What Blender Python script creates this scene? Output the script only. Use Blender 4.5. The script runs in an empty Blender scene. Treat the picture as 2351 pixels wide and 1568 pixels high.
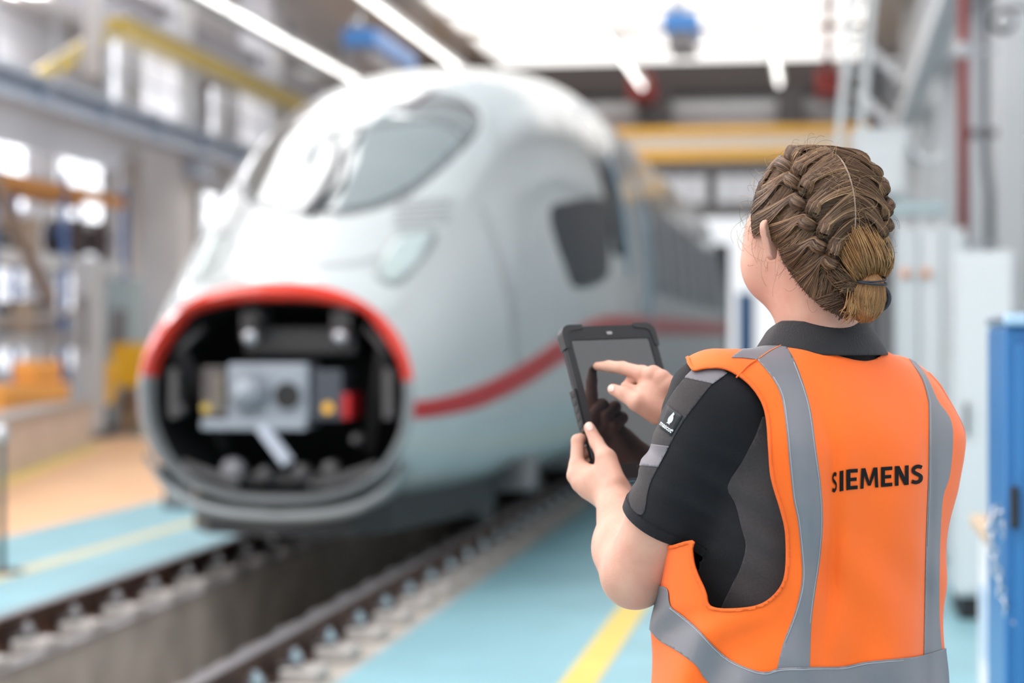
import bpy, bmesh, math, random
import numpy as np
from mathutils import Vector, Matrix
from mathutils.bvhtree import BVHTree
random.seed(7); RNG = np.random.default_rng(11)
SC = bpy.context.scene
COL = SC.collection

# ------------------------------------------------------------------ camera
# 70 mm lens, level, standing on the blue floor; track runs along +Y
FPX = 70.0 / 36.0 * 2351.0
TH = math.atan(713.0 / FPX)
CT, ST = math.cos(TH), math.sin(TH)
CAMZ = 1.51
cam_d = bpy.data.cameras.new('camera'); cam = bpy.data.objects.new('camera', cam_d)
COL.objects.link(cam)
cam.location = (0, 0, CAMZ); cam.rotation_euler = (math.pi / 2, 0, TH)
cam_d.lens = 70; cam_d.sensor_width = 36; cam_d.clip_end = 300; cam_d.clip_start = 0.05
cam_d.dof.use_dof = True; cam_d.dof.focus_distance = 2.76; cam_d.dof.aperture_fstop = 2.6
SC.camera = cam

# ------------------------------------------------------------------ world / exposure
SC.view_settings.view_transform = 'Standard'
SC.view_settings.look = 'None'
SC.view_settings.gamma = 1.0
SC.view_settings.use_curve_mapping = False
SC.view_settings.exposure = 0.25
w = bpy.data.worlds.new('overcast_sky'); SC.world = w; w.use_nodes = True
bg = w.node_tree.nodes['Background']
bg.inputs[0].default_value = (0.93, 0.96, 1.0, 1); bg.inputs[1].default_value = 0.95
SC.cycles.max_bounces = 4; SC.cycles.diffuse_bounces = 3
SC.cycles.adaptive_threshold = 0.03; SC.cycles.use_light_tree = False; SC.cycles.glossy_bounces = 3
SC.cycles.transmission_bounces = 4; SC.cycles.transparent_max_bounces = 6
SC.cycles.caustics_reflective = False; SC.cycles.caustics_refractive = False
SC.cycles.sample_clamp_indirect = 6.0
SKYLIGHT = 3.0      # luminance of the translucent roof lights

# ------------------------------------------------------------------ pixel <-> world
def P(px, py, d):
    r = (px - 1175.5) / FPX * d; u = (784 - py) / FPX * d
    return np.array([r * CT - d * ST, r * ST + d * CT, CAMZ + u])
def cam2w(a):
    a = np.asarray(a, float); r, u, d = a[..., 0], a[..., 1], a[..., 2]
    return np.stack([r * CT - d * ST, r * ST + d * CT, CAMZ + u], -1)
def w2cam(a):
    a = np.asarray(a, float); x, y, z = a[..., 0], a[..., 1], a[..., 2]
    return np.stack([x * CT + y * ST, z - CAMZ, -x * ST + y * CT], -1)
def w2px(a):
    c = w2cam(a)
    return 1175.5 + FPX * c[..., 0] / c[..., 2], 784 - FPX * c[..., 1] / c[..., 2]
def at_z(px, py, z):            # pixel on a horizontal plane
    return P(px, py, FPX * (CAMZ - z) / (py - 784))
def at_x(px, py, x):            # pixel on a plane along the track
    a = (px - 1175.5) / FPX
    return P(px, py, x / (a * CT - ST))

# ------------------------------------------------------------------ materials
MATS = {}
def mat(name, col, rough=0.5, metal=0.0, var=0.0, vscale=8.0, bump=0.0, bscale=60.0, spec=0.5, emit=None, estr=0.0,
        coat=0.0, sss=0.0, stretch=None, trans=0.0, alpha=1.0, col2=None, sheen=0.0, objspace=True):
    if name in MATS: return MATS[name]
    m = bpy.data.materials.new(name); m.use_nodes = True
    nt = m.node_tree; b = nt.nodes['Principled BSDF']
    c = (*col, 1)
    b.inputs['Base Color'].default_value = c
    b.inputs['Roughness'].default_value = rough; b.inputs['Metallic'].default_value = metal
    b.inputs['Specular IOR Level'].default_value = spec
    if coat: b.inputs['Coat Weight'].default_value = coat; b.inputs['Coat Roughness'].default_value = 0.06
    if sheen: b.inputs['Sheen Weight'].default_value = sheen
    if sss:
        b.inputs['Subsurface Weight'].default_value = sss
        b.inputs['Subsurface Radius'].default_value = (0.012, 0.005, 0.0025)
        b.inputs['Subsurface Scale'].default_value = 0.6
    if trans: b.inputs['Transmission Weight'].default_value = trans
    if alpha < 1: b.inputs['Alpha'].default_value = alpha
    if emit: b.inputs['Emission Color'].default_value = (*emit, 1); b.inputs['Emission Strength'].default_value = estr
    if var or bump or col2:
        tc = nt.nodes.new('ShaderNodeTexCoord')
        mp = nt.nodes.new('ShaderNodeMapping'); nt.links.new(tc.outputs['Object'], mp.inputs['Vector'])
        if stretch: mp.inputs['Scale'].default_value = stretch
    if var or col2:
        n = nt.nodes.new('ShaderNodeTexNoise'); n.inputs['Scale'].default_value = vscale; n.inputs['Detail'].default_value = 4
        nt.links.new(mp.outputs['Vector'], n.inputs['Vector'])
        r = nt.nodes.new('ShaderNodeValToRGB')
        r.color_ramp.elements[0].position = 0.32; r.color_ramp.elements[1].position = 0.68
        k = 1 - var
        r.color_ramp.elements[0].color = (*(col2 if col2 else [v * k for v in col]), 1)
        r.color_ramp.elements[1].color = (*(col if col2 else [min(1, v * (1 + var * .6)) for v in col]), 1)
        nt.links.new(n.outputs['Fac'], r.inputs['Fac']); nt.links.new(r.outputs['Color'], b.inputs['Base Color'])
    if bump:
        n2 = nt.nodes.new('ShaderNodeTexNoise'); n2.inputs['Scale'].default_value = bscale; n2.inputs['Detail'].default_value = 3
        nt.links.new(mp.outputs['Vector'], n2.inputs['Vector'])
        bp = nt.nodes.new('ShaderNodeBump'); bp.inputs['Strength'].default_value = bump; bp.inputs['Distance'].default_value = 0.01
        nt.links.new(n2.outputs['Fac'], bp.inputs['Height']); nt.links.new(bp.outputs['Normal'], b.inputs['Normal'])
    MATS[name] = m
    return m

# ------------------------------------------------------------------ objects
def tag(o, label=None, cat=None, group=None, kind=None):
    if label: o['label'] = label
    if cat: o['category'] = cat
    if group: o['group'] = group
    if kind: o['kind'] = kind
    return o
def thing(name, label, cat, loc=(0, 0, 0), group=None):
    o = bpy.data.objects.new(name, None); COL.objects.link(o); o.location = [float(v) for v in loc]
    o.empty_display_size = 0.1
    return tag(o, label, cat, group)
def wloc(o):
    v = np.zeros(3)
    while o is not None:
        v = v + np.array(o.location); o = o.parent
    return v
def link_mesh(name, me, m, parent=None, smooth=False):
    o = bpy.data.objects.new(name, me); COL.objects.link(o)
    if m is not None:
        for mm in (m if isinstance(m, (list, tuple)) else [m]): me.materials.append(mm)
    if parent is not None: o.parent = parent
    if smooth: me.polygons.foreach_set('use_smooth', [True] * len(me.polygons))
    return o
def mesh_obj(name, V, F, m, parent=None, smooth=True):
    """vertices in world space; parent (unrotated) is subtracted"""
    V = np.asarray(V, float)
    if parent is not None: V = V - wloc(parent)
    me = bpy.data.meshes.new(name)
    F = F.tolist() if isinstance(F, np.ndarray) else F
    me.from_pydata(V.tolist(), [], F); me.update()
    return link_mesh(name, me, m, parent, smooth)
def copy_tree(o, loc, parent=None):
    c = o.copy(); COL.objects.link(c); c.parent = parent
    if loc is not None: c.location = [float(v) for v in loc]
    for ch in list(o.children):
        copy_tree(ch, None, c)
    return c
def frame_from(axis):
    z = np.asarray(axis, float); z = z / np.linalg.norm(z)
    h = np.array([0, 0, 1.0]) if abs(z[2]) < 0.9 else np.array([1.0, 0, 0])
    x = np.cross(h, z); x /= np.linalg.norm(x)
    return x, np.cross(z, x), z

class MB:
    def __init__(s): s.v = []; s.f = []
    def add(s, V, F):
        o = len(s.v); s.v += [tuple(map(float, p)) for p in V]; s.f += [tuple(i + o for i in f) for f in F]
        return s
    def box(s, x0, x1, y0, y1, z0, z1, bev=0.0):
        if bev <= 0:
            V = [(x, y, z) for z in (z0, z1) for y in (y0, y1) for x in (x0, x1)]
            return s.add(V, [(0, 2, 3, 1), (4, 5, 7, 6), (0, 1, 5, 4), (2, 6, 7, 3), (0, 4, 6, 2), (1, 3, 7, 5)])
        bm = bmesh.new(); bmesh.ops.create_cube(bm, size=1)
        for v in bm.verts: v.co = ((x0 + x1) / 2 + v.co.x * (x1 - x0), (y0 + y1) / 2 + v.co.y * (y1 - y0), (z0 + z1) / 2 + v.co.z * (z1 - z0))
        bmesh.ops.bevel(bm, geom=list(bm.edges), offset=bev, segments=2, affect='EDGES', profile=.5)
        bm.verts.index_update()
        s.add([v.co for v in bm.verts], [[v.index for v in f.verts] for f in bm.faces]); bm.free(); return s
    def obox(s, c, ax, hs):
        c = np.asarray(c, float); ax = [np.asarray(a, float) for a in ax]
        V = [c + ax[0] * hs[0] * i + ax[1] * hs[1] * j + ax[2] * hs[2] * k for k in (-1, 1) for j in (-1, 1) for i in (-1, 1)]
        return s.add(V, [(0, 2, 3, 1), (4, 5, 7, 6), (0, 1, 5, 4), (2, 6, 7, 3), (0, 4, 6, 2), (1, 3, 7, 5)])
    def beam(s, p, q, wx, wz):
        x, y, z = frame_from(np.asarray(q, float) - np.asarray(p, float))
        L = np.linalg.norm(np.asarray(q, float) - np.asarray(p, float))
        return s.obox((np.asarray(p, float) + np.asarray(q, float)) / 2, (x, y, z), (wx / 2, wz / 2, L / 2))
    def cyl(s, p, q, r, r2=None, n=16, caps=True):
        p = np.asarray(p, float); q = np.asarray(q, float); r2 = r if r2 is None else r2
        x, y, z = frame_from(q - p); V = []
        for c, rr in ((p, r), (q, r2)):
            for i in range(n):
                a = 2 * math.pi * i / n; V.append(c + x * rr * math.cos(a) + y * rr * math.sin(a))
        F = [(i, (i + 1) % n, n + (i + 1) % n, n + i) for i in range(n)]
        if caps: F += [tuple(range(n - 1, -1, -1)), tuple(range(n, 2 * n))]
        return s.add(V, F)
    def tube(s, pts, r, n=8, closed=False):
        pts = np.asarray(pts, float); k = len(pts); rr = np.broadcast_to(np.asarray(r, float), (k,))
        t = np.gradient(pts, axis=0) if not closed else np.roll(pts, -1, 0) - np.roll(pts, 1, 0)
        t /= np.linalg.norm(t, axis=1)[:, None] + 1e-12
        x0, _, _ = frame_from(t[0]); V = []; x = x0
        for i in range(k):
            x = x - t[i] * np.dot(x, t[i]); x /= np.linalg.norm(x) + 1e-12; y = np.cross(t[i], x)
            for j in range(n):
                a = 2 * math.pi * j / n; V.append(pts[i] + rr[i] * (x * math.cos(a) + y * math.sin(a)))
        F = []
        for i in range(k if closed else k - 1):
            a, b = i * n, ((i + 1) % k) * n
            F += [(a + j, a + (j + 1) % n, b + (j + 1) % n, b + j) for j in range(n)]
        if not closed: F += [tuple(range(n - 1, -1, -1)), tuple(range((k - 1) * n, k * n))]
        return s.add(V, F)
    def lathe(s, c, axis, prof, n=24):        # prof: list of (r, h)
        x, y, z = frame_from(axis); c = np.asarray(c, float); V = []
        for r, h in prof:
            for i in range(n):
                a = 2 * math.pi * i / n; V.append(c + z * h + r * (x * math.cos(a) + y * math.sin(a)))
        F = []
        for k in range(len(prof) - 1):
            F += [(k * n + i, k * n + (i + 1) % n, (k + 1) * n + (i + 1) % n, (k + 1) * n + i) for i in range(n)]
        F += [tuple(range(n - 1, -1, -1)), tuple(range((len(prof) - 1) * n, len(prof) * n))]
        return s.add(V, F)
    def prism(s, pts, ext):                   # polygon pts extruded by vector ext
        pts = [np.asarray(p, float) for p in pts]; n = len(pts); e = np.asarray(ext, float)
        return s.add(pts + [p + e for p in pts], [tuple(range(n - 1, -1, -1)), tuple(range(n, 2 * n))] +
                     [(i, (i + 1) % n, n + (i + 1) % n, n + i) for i in range(n)])
    def build(s, name, m, parent=None, smooth=False):
        o = mesh_obj(name, s.v, s.f, m, parent, smooth)
        return o
def solo(name, mb, m, label, cat, group=None, smooth=False):
    return tag(mb.build(name, m, None, smooth), label, cat, group)
def struct(name, mb, m, label, smooth=False, cat=None):
    o = mb.build(name, m, None, smooth); return tag(o, label, cat, None, 'structure')

# ------------------------------------------------------------------ implicit surfaces
def sminn(a, b, k):
    h = np.clip(0.5 + 0.5 * (b - a) / k, 0, 1)
    return b + (a - b) * h - k * h * (1 - h)
def cone(p, a, b, ra, rb):                    # capsule with two radii
    a = np.asarray(a, float); b = np.asarray(b, float); ba = b - a
    h = np.clip(((p - a) @ ba) / (ba @ ba), 0, 1)
    q = p - a - h[:, None] * ba
    return np.sqrt((q * q).sum(1)) - (ra + (rb - ra) * h)
def ellip(p, c, r, ax=None):
    q = p - np.asarray(c, float)
    if ax is not None: q = q @ np.stack([np.asarray(a, float) for a in ax], 1)
    r = np.asarray(r, float)
    k0 = np.sqrt(((q / r) ** 2).sum(1)); k1 = np.sqrt(((q / (r * r)) ** 2).sum(1)) + 1e-9
    return k0 * (k0 - 1) / k1
def surface_nets(sdf, lo, hi, h, lip=1.7, B=8):
    lo = np.asarray(lo, float); hi = np.asarray(hi, float)
    nb = np.ceil((hi - lo) / (h * B)).astype(int)
    gi = np.stack(np.meshgrid(*[np.arange(n) for n in nb], indexing='ij'), -1).reshape(-1, 3)
    cen = lo + (gi + 0.5) * B * h
    s = sdf(cen); act = np.abs(s) < B * h * 0.87 * lip
    gi = gi[act]
    loc = np.stack(np.meshgrid(*[np.arange(B + 1)] * 3, indexing='ij'), -1).reshape(-1, 3)
    vals = np.empty((len(gi), (B + 1) ** 3), np.float32)
    CH = max(1, 400000 // len(loc))
    for i in range(0, len(gi), CH):
        g = gi[i:i + CH]
        pts = lo + (g[:, None, :] * B + loc[None]) * h
        vals[i:i + CH] = sdf(pts.reshape(-1, 3)).reshape(len(g), -1)
    vals = vals.reshape(len(gi), B + 1, B + 1, B + 1)
    N = nb * B + 2
    corner = [(a, b, c) for a in (0, 1) for b in (0, 1) for c in (0, 1)]
    cv = np.stack([vals[:, a:a + B, b:b + B, c:c + B] for a, b, c in corner], -1)
    sg = cv < 0; mix = sg.any(-1) & ~sg.all(-1)
    bi, ci, cj, ck = np.nonzero(mix)
    v8 = cv[bi, ci, cj, ck]
    acc = np.zeros((len(bi), 3)); cnt = np.zeros(len(bi))
    cor = np.array(corner, float)
    for e0 in range(8):
        for e1 in range(e0 + 1, 8):
            if np.abs(cor[e0] - cor[e1]).sum() != 1: continue
            a, b = v8[:, e0], v8[:, e1]; x = (a < 0) != (b < 0)
            t = np.where(x, a / np.where(np.abs(a - b) < 1e-12, 1, a - b), 0)
            acc += np.where(x[:, None], cor[e0] + t[:, None] * (cor[e1] - cor[e0]), 0); cnt += x
    cell = gi[bi] * B + np.stack([ci, cj, ck], 1)
    V = lo + (cell + acc / cnt[:, None]) * h
    key = (cell[:, 0] * N[1] + cell[:, 1]) * N[2] + cell[:, 2]
    o = np.argsort(key); ks = key[o]
    def look(c):
        k = (c[:, 0] * N[1] + c[:, 1]) * N[2] + c[:, 2]
        i = np.searchsorted(ks, k); i = np.clip(i, 0, len(ks) - 1)
        return np.where(ks[i] == k, o[i], -1)
    F = []
    for ax in range(3):
        d = [0, 0, 0]; d[ax] = 1
        a = vals[:, :B, :B, :B]
        b = vals[:, d[0]:d[0] + B, d[1]:d[1] + B, d[2]:d[2] + B]
        x = (a < 0) != (b < 0); e = np.nonzero(x)
        p = gi[e[0]] * B + np.stack(e[1:], 1); ins = a[e] < 0
        u = np.zeros(3, int); u[(ax + 1) % 3] = 1; w_ = np.zeros(3, int); w_[(ax + 2) % 3] = 1
        q = np.stack([look(p), look(p - u), look(p - u - w_), look(p - w_)], 1)
        ok = (q >= 0).all(1); q = q[ok]; ins = ins[ok]
        q[~ins] = q[~ins][:, ::-1]
        F.append(q)
    return V, np.concatenate(F)
def quads2tris(F): return np.concatenate([F[:, [0, 1, 2]], F[:, [0, 2, 3]]])
def smooth_mesh(V, F, it=2, lam=0.5):
    E = np.concatenate([F[:, [i, (i + 1) % F.shape[1]]] for i in range(F.shape[1])])
    n = len(V)
    for _ in range(it):
        acc = np.zeros_like(V); c = np.zeros(n)
        np.add.at(acc, E[:, 0], V[E[:, 1]]); np.add.at(c, E[:, 0], 1)
        np.add.at(acc, E[:, 1], V[E[:, 0]]); np.add.at(c, E[:, 1], 1)
        V = V + lam * (acc / np.maximum(c, 1)[:, None] - V)
    return V
def vnormals(V, F):
    N = np.zeros_like(V)
    n = np.cross(V[F[:, 1]] - V[F[:, 0]], V[F[:, 2]] - V[F[:, 0]])
    for i in range(F.shape[1]): np.add.at(N, F[:, i], n)
    return N / (np.linalg.norm(N, axis=1)[:, None] + 1e-12)
def clip_mesh(V, T, g, *attrs):
    """keep g>0 of a triangle mesh, cutting triangles exactly along g=0; attrs are per-vertex arrays cut along"""
    V = np.asarray(V, float); g = np.asarray(g, float)
    ins = g[T] > 0; c = ins.sum(1)
    A = [V] + [np.asarray(a, float) for a in attrs]
    out = [T[c == 3]]
    newv = [[] for _ in A]; nid = [len(V)]; cache = {}
    def cut(i, j):
        k = (i, j) if i < j else (j, i)
        if k not in cache:
            t = g[k[0]] / (g[k[0]] - g[k[1]])
            for q, a in zip(newv, A): q.append(a[k[0]] * (1 - t) + a[k[1]] * t)
            cache[k] = nid[0]; nid[0] += 1
        return cache[k]
    ex = []
    for t, s in zip(T[c == 1].tolist(), ins[c == 1].tolist()):
        i = s.index(True); a, b, d = t[i], t[(i + 1) % 3], t[(i + 2) % 3]
        ex.append((a, cut(a, b), cut(a, d)))
    for t, s in zip(T[c == 2].tolist(), ins[c == 2].tolist()):
        i = s.index(False); a, b, d = t[i], t[(i + 1) % 3], t[(i + 2) % 3]
        p, q = cut(a, b), cut(a, d)
        ex.append((p, b, d)); ex.append((p, d, q))
    if ex: out.append(np.array(ex))
    T2 = np.concatenate(out)
    A2 = [np.concatenate([a, np.array(n).reshape(len(n), *a.shape[1:])]) if n else a for a, n in zip(A, newv)]
    use = np.unique(T2); mp = -np.ones(len(A2[0]), int); mp[use] = np.arange(len(use))
    return (A2[0][use], mp[T2], *[a[use] for a in A2[1:]])
def polydist(x, y, poly):
    """signed distance to a closed polygon, positive inside"""
    poly = np.asarray(poly, float); q = np.stack([x, y], -1)
    d = np.full(len(q), 1e18); ins = np.zeros(len(q), bool); n = len(poly)
    for i in range(n):
        a, b = poly[i], poly[(i + 1) % n]; e = b - a; w_ = q - a
        t = np.clip((w_ @ e) / (e @ e + 1e-12), 0, 1); r = w_ - t[:, None] * e
        d = np.minimum(d, (r * r).sum(1))
        cnd = (a[1] > q[:, 1]) != (b[1] > q[:, 1])
        xi = a[0] + (q[:, 1] - a[1]) * e[0] / (e[1] if abs(e[1]) > 1e-12 else 1e-12)
        ins ^= cnd & (q[:, 0] < xi)
    return np.where(ins, 1, -1) * np.sqrt(d)
def spline(pts, n=8, closed=False):
    pts = np.asarray(pts, float); k = len(pts); out = []
    for i in range(k if closed else k - 1):
        if closed: a, b, c, d = pts[(i - 1) % k], pts[i], pts[(i + 1) % k], pts[(i + 2) % k]
        else: a, b, c, d = pts[max(i - 1, 0)], pts[i], pts[i + 1], pts[min(i + 2, k - 1)]
        for t in np.arange(n) / n:
            out.append(.5 * ((2 * b) + (c - a) * t + (2 * a - 5 * b + 4 * c - d) * t * t + (-a + 3 * b - 3 * c + d) * t ** 3))
    if not closed: out.append(pts[-1])
    return np.array(out)
def shell(V, T, N, t):
    """thicken an open sheet inwards by t; closed rim"""
    n = len(V); V2 = np.concatenate([V, V - N * t]); F = [T, T[:, ::-1] + n]
    E = np.concatenate([T[:, [0, 1]], T[:, [1, 2]], T[:, [2, 0]]])
    key = E[:, 0].astype(np.int64) * n + E[:, 1]; rev = E[:, 1].astype(np.int64) * n + E[:, 0]
    bd = E[~np.isin(key, rev)]
    F.append(np.stack([bd[:, 1], bd[:, 0], bd[:, 0] + n], 1)); F.append(np.stack([bd[:, 1], bd[:, 0] + n, bd[:, 1] + n], 1))
    return V2, np.concatenate(F)
# ------------------------------------------------------------------ hall shell
M_blue = mat('floor_paint_blue', (0.27, 0.50, 0.57), 0.38, var=0.10, vscale=1.3)
M_orange = mat('floor_paint_orange', (0.92, 0.56, 0.32), 0.4, var=0.08, vscale=1.1)
M_grey = mat('floor_screed_grey', (0.42, 0.40, 0.38), 0.5, var=0.12, vscale=1.5)
M_line = mat('line_paint_yellow', (0.83, 0.62, 0.15), 0.45, var=0.08, vscale=5)
M_line2 = mat('line_paint_pale_yellow', (0.66, 0.60, 0.38), 0.45, var=0.08, vscale=5)
M_conc = mat('pit_concrete', (0.50, 0.455, 0.41), 0.8, var=0.25, vscale=3, bump=.3, bscale=30)
M_concl = mat('plinth_concrete', (0.46, 0.43, 0.41), 0.8, var=0.2, vscale=14)
M_wall = mat('wall_panel_light_grey', (0.66, 0.67, 0.68), 0.55, var=0.05, vscale=.6)
M_wall2 = mat('wall_panel_lilac_grey', (0.42, 0.40, 0.42), 0.6, var=0.08, vscale=.5)
M_beige = mat('roof_deck_beige', (0.56, 0.50, 0.46), 0.6, var=0.06, vscale=.7)
M_white = mat('white_painted_steel', (0.78, 0.79, 0.81), 0.45)
M_offw = mat('off_white_plaster', (0.74, 0.73, 0.74), 0.6, var=0.05, vscale=1)
M_lgrey = mat('light_grey_steel', (0.55, 0.57, 0.60), 0.45, var=0.06, vscale=2)
M_bgrey = mat('blue_grey_steel', (0.46, 0.52, 0.62), 0.45, var=0.06, vscale=2)
M_dgrey = mat('dark_grey_steel', (0.09, 0.085, 0.09), 0.5, var=0.1, vscale=3)
M_mgrey = mat('mid_grey_steel', (0.25, 0.24, 0.25), 0.5, var=0.12, vscale=3)
M_black = mat('black_rubber', (0.012, 0.012, 0.014), 0.5)
M_yel = mat('crane_yellow', (0.95, 0.50, 0.035), 0.4, var=0.05, vscale=2)
M_yel2 = mat('ochre_yellow_steel', (0.62, 0.45, 0.10), 0.45, var=0.08, vscale=2)
M_pale = mat('crane_web_pale', (0.86, 0.78, 0.68), 0.45)
M_red = mat('sprinkler_red', (0.30, 0.035, 0.03), 0.4, var=0.08, vscale=4)
M_bluem = mat('signal_blue_steel', (0.03, 0.17, 0.42), 0.35, var=0.05, vscale=3)
M_blueh = mat('heater_blue', (0.08, 0.28, 0.70), 0.35)
M_oran = mat('rack_orange', (0.95, 0.42, 0.08), 0.4)
M_rackb = mat('rack_upright_blue', (0.12, 0.22, 0.50), 0.4)
M_rust = mat('rail_rust_brown', (0.105, 0.042, 0.022), 0.6, metal=.25, var=.4, vscale=6, col2=(0.045, 0.022, 0.016))
M_railtop = mat('rail_running_surface', (0.42, 0.40, 0.42), 0.32, metal=.8)
M_zinc = mat('zinc_bolt', (0.6, 0.62, 0.66), 0.28, metal=.9)
M_wood = mat('bench_top_wood', (0.62, 0.46, 0.32), 0.5, var=.1, vscale=10, stretch=(1, 8, 1))
M_sky = mat('backlit_skylight_panel', (0.9, 0.9, 0.9), 0.5, emit=(0.98, 0.99, 1.0), estr=SKYLIGHT)
M_sky2 = mat('backlit_skylight_panel_dull', (0.85, 0.84, 0.82), 0.5, emit=(1.0, 0.985, 0.96), estr=1.3)
M_bayfill = mat('added_bay_fill_panel', (0.9, 0.9, 0.9), 0.5, emit=(0.97, 0.97, 1.0), estr=6.5)  # added fill light for the storage bay, out of view
M_reflglow = mat('added_glow_roof_panel', (0.74, 0.80, 0.82), 0.5, emit=(0.80, 0.93, 1.0), estr=0.75)  # added glow so unseen roof panels reflect pale in the windscreen
M_win = mat('daylit_window_glass', (0.9, 0.9, 0.95), 0.3, emit=(0.95, 0.96, 1.0), estr=1.8)
M_win2 = mat('frosted_window_glass', (0.85, 0.86, 0.9), 0.4, emit=(0.93, 0.95, 1.0), estr=0.9)
M_tube = mat('fluorescent_tube', (1, 1, 1), 0.4, emit=(1.0, 0.98, 0.95), estr=3.0)

TX = -3.19          # track centre line
XL, XR, Y0, Y1, ZC = -17.0, 1.9, -8.0, 62.0, 8.6
PITL, PITR = TX - 0.50, TX + 0.50

def slab(name, x0, x1, y0, y1, m, label, z1=0.0, t=0.12):
    return struct(name, MB().box(x0, x1, y0, y1, z1 - t, z1), m, label)
slab('floor', TX + 1.06, XR, Y0, Y1, M_blue, 'glossy blue painted hall floor beside the track, on the worker\'s side')
slab('floor', -6.25, TX - 1.0, Y0, Y1, M_blue, 'blue painted floor strip between the rails and orange floor')
slab('floor', -11.0, -6.25, Y0, 30.2, M_orange, 'orange painted walkway floor across the track')
slab('floor', -11.0, -6.25, 30.2, 31.6, M_blue, 'small blue painted patch at the end of the orange walkway')
slab('floor', -11.0, -6.25, 31.6, Y1, M_orange, 'orange painted floor beyond the blue patch')
slab('floor', XL, -11.0, Y0, Y1, M_grey, 'grey screed floor of the storage bay')
struct('trim_1', MB().box(-1.145, -0.985, Y0, Y1, 0.0005, 0.003), M_line, 'yellow safety line painted on the blue floor beside the worker')
struct('trim_2', MB().box(-5.28, -5.12, Y0, Y1, 0.0005, 0.003), M_line2, 'pale yellow line painted on the blue strip across the track')
WP0, WP1 = at_z(-330, 1226, 0), at_z(212, 1024, 0)
wpd = (WP1 - WP0) / np.linalg.norm(WP1 - WP0); wpn = np.array([wpd[1], -wpd[0], 0]); wpn = wpn if wpn[0] > 0 else -wpn
struct('trim_3', MB().prism([WP0 + (0, 0, .0005), WP1 + (0, 0, .0005), WP1 + wpn * .22 + (0, 0, .0005), WP0 + wpn * .22 + (0, 0, .0005)], (0, 0, .0025)), M_line, 'yellow line along the foot of the low concrete wall')
# inspection pit under the track
struct('floor', MB().box(TX - 1.0, PITL, Y0, Y1, -0.12, 0.0), M_conc, 'concrete track bed carrying the far rail')
struct('floor', MB().box(PITR, TX + 1.06, Y0, Y1, -0.12, 0.0), M_conc, 'concrete track bed carrying the near rail')
struct('wall_pit_left', MB().box(PITL - .1, PITL, Y0, Y1, -1.25, -0.12), M_conc, 'far concrete side wall of the inspection pit')
struct('wall_pit_right', MB().box(PITR, PITR + .1, Y0, Y1, -1.25, -0.12), M_conc, 'near concrete side wall of the inspection pit')
struct('floor', MB().box(PITL, PITR, Y0, Y1, -1.37, -1.25), M_conc, 'concrete bottom of the inspection pit')

# walls
struct('wall_right', MB().box(XR, XR + .3, Y0, Y1, 0, ZC), M_wall, 'light grey panelled long wall behind the cabinets')
struct('wall_left', MB().box(XL - .3, XL, Y0, Y1, 0, ZC + 2), M_offw, 'pale long wall of the storage bay')
GX0, GX1, GZ = -5.3, -0.6, 5.35
we = MB(); we.box(XL, GX0, Y1, Y1 + .3, 0, ZC); we.box(GX1, XR, Y1, Y1 + .3, 0, ZC); we.box(GX0, GX1, Y1, Y1 + .3, GZ, ZC)
struct('wall_end', we, mat('end_wall_pale_grey', (.70, .70, .72), .6, var=.04, vscale=.5), 'grey end wall with the open gate at the far end of the hall')
# end-wall glazing bars above the gate
for i in range(5):
    x = -10.2 + i * 2.3
    wnd = struct('window_%d' % (i + 1), MB().box(x, x + 2.1, Y1 - .06, Y1 - .01, 5.75, 6.7), mat('grey_glazing', (.55, .55, .58), .3), 'grey glazed panel above the far gate')
    for k in range(4):
        MB().box(x + .1 + k * .5, x + .5 + k * .5, Y1 - .10, Y1 - .061, 5.82, 6.63).build('pane', mat('daylit_pane_grey', (.50, .51, .54), .2, emit=(.95, .96, 1), estr=.5), wnd)
# pilasters on the right wall
for i, (y, wd) in enumerate(((19.6, .5), (24.5, .35), (30, .45), (36, .45), (43, .5), (52, .5))):
    struct('trim_%d' % (i + 4), MB().box(XR - .22, XR, y - wd / 2, y + wd / 2, 0, ZC), M_white, 'white pilaster on the grey long wall')

# roof: transverse beams, beige deck, backlit skylight bays
sx0, sx1 = -8.2, 0.9
ce = MB()
ce.box(XL, -16.5, Y0, 51, ZC, ZC + .15); ce.box(-12.8, sx0, Y0, 51, ZC, ZC + .15); ce.box(-16.5, -12.8, 39, 51, ZC, ZC + .15); ce.box(sx1, XR, Y0, 51, ZC, ZC + .15)
BAY = 5.9
nb = int((51 - Y0) / BAY) + 1
for i in range(nb):
    ya = Y0 + i * BAY; ce.box(sx0, sx1, ya, ya + .7, ZC, ZC + .15)
ce.box(XL, XR, 51, Y1 + .3, ZC - .2, ZC - .05)
ceil = struct('ceiling', ce, M_beige, 'beige roof deck with bright skylight bays')
for i in range(nb):
    ya = Y0 + i * BAY + .7; yb = min(ya + BAY - .7, 51.0)
    n = 4; wv = (sx1 - sx0) / n
    for k in range(n):
        if 9 < ya < 26 and k > 0:             # unseen roof panels, dark ones and added glowing ones, shape the windscreen reflection
            xa = sx0 + k * wv + (1.0 if k == 1 else 0)
            if k == 1: MB().box(sx0 + wv + .03, xa - .03, ya + .03, yb - .03, ZC + .04, ZC + .08).build('skylight_or_fill_panel', M_sky, ceil)
            MB().box(xa, sx0 + (k + 1) * wv, ya, yb, ZC, ZC + .15).build('reflection_deck_panel', M_reflglow if ya > 15 else mat('dull_roof_panel', (.30, .31, .33), .6), ceil); continue
        MB().box(sx0 + k * wv + .03, sx0 + (k + 1) * wv - .03, ya + .03, yb - .03, ZC + .04, ZC + .08).build('skylight_or_fill_panel', M_sky if ya < 27 else M_sky2, ceil)
    MB().box(sx0, sx1, ya + (yb - ya) / 2 - .1, ya + (yb - ya) / 2 + .1, ZC - .02, ZC + .1).build('skylight_bar', M_offw, ceil)

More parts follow.
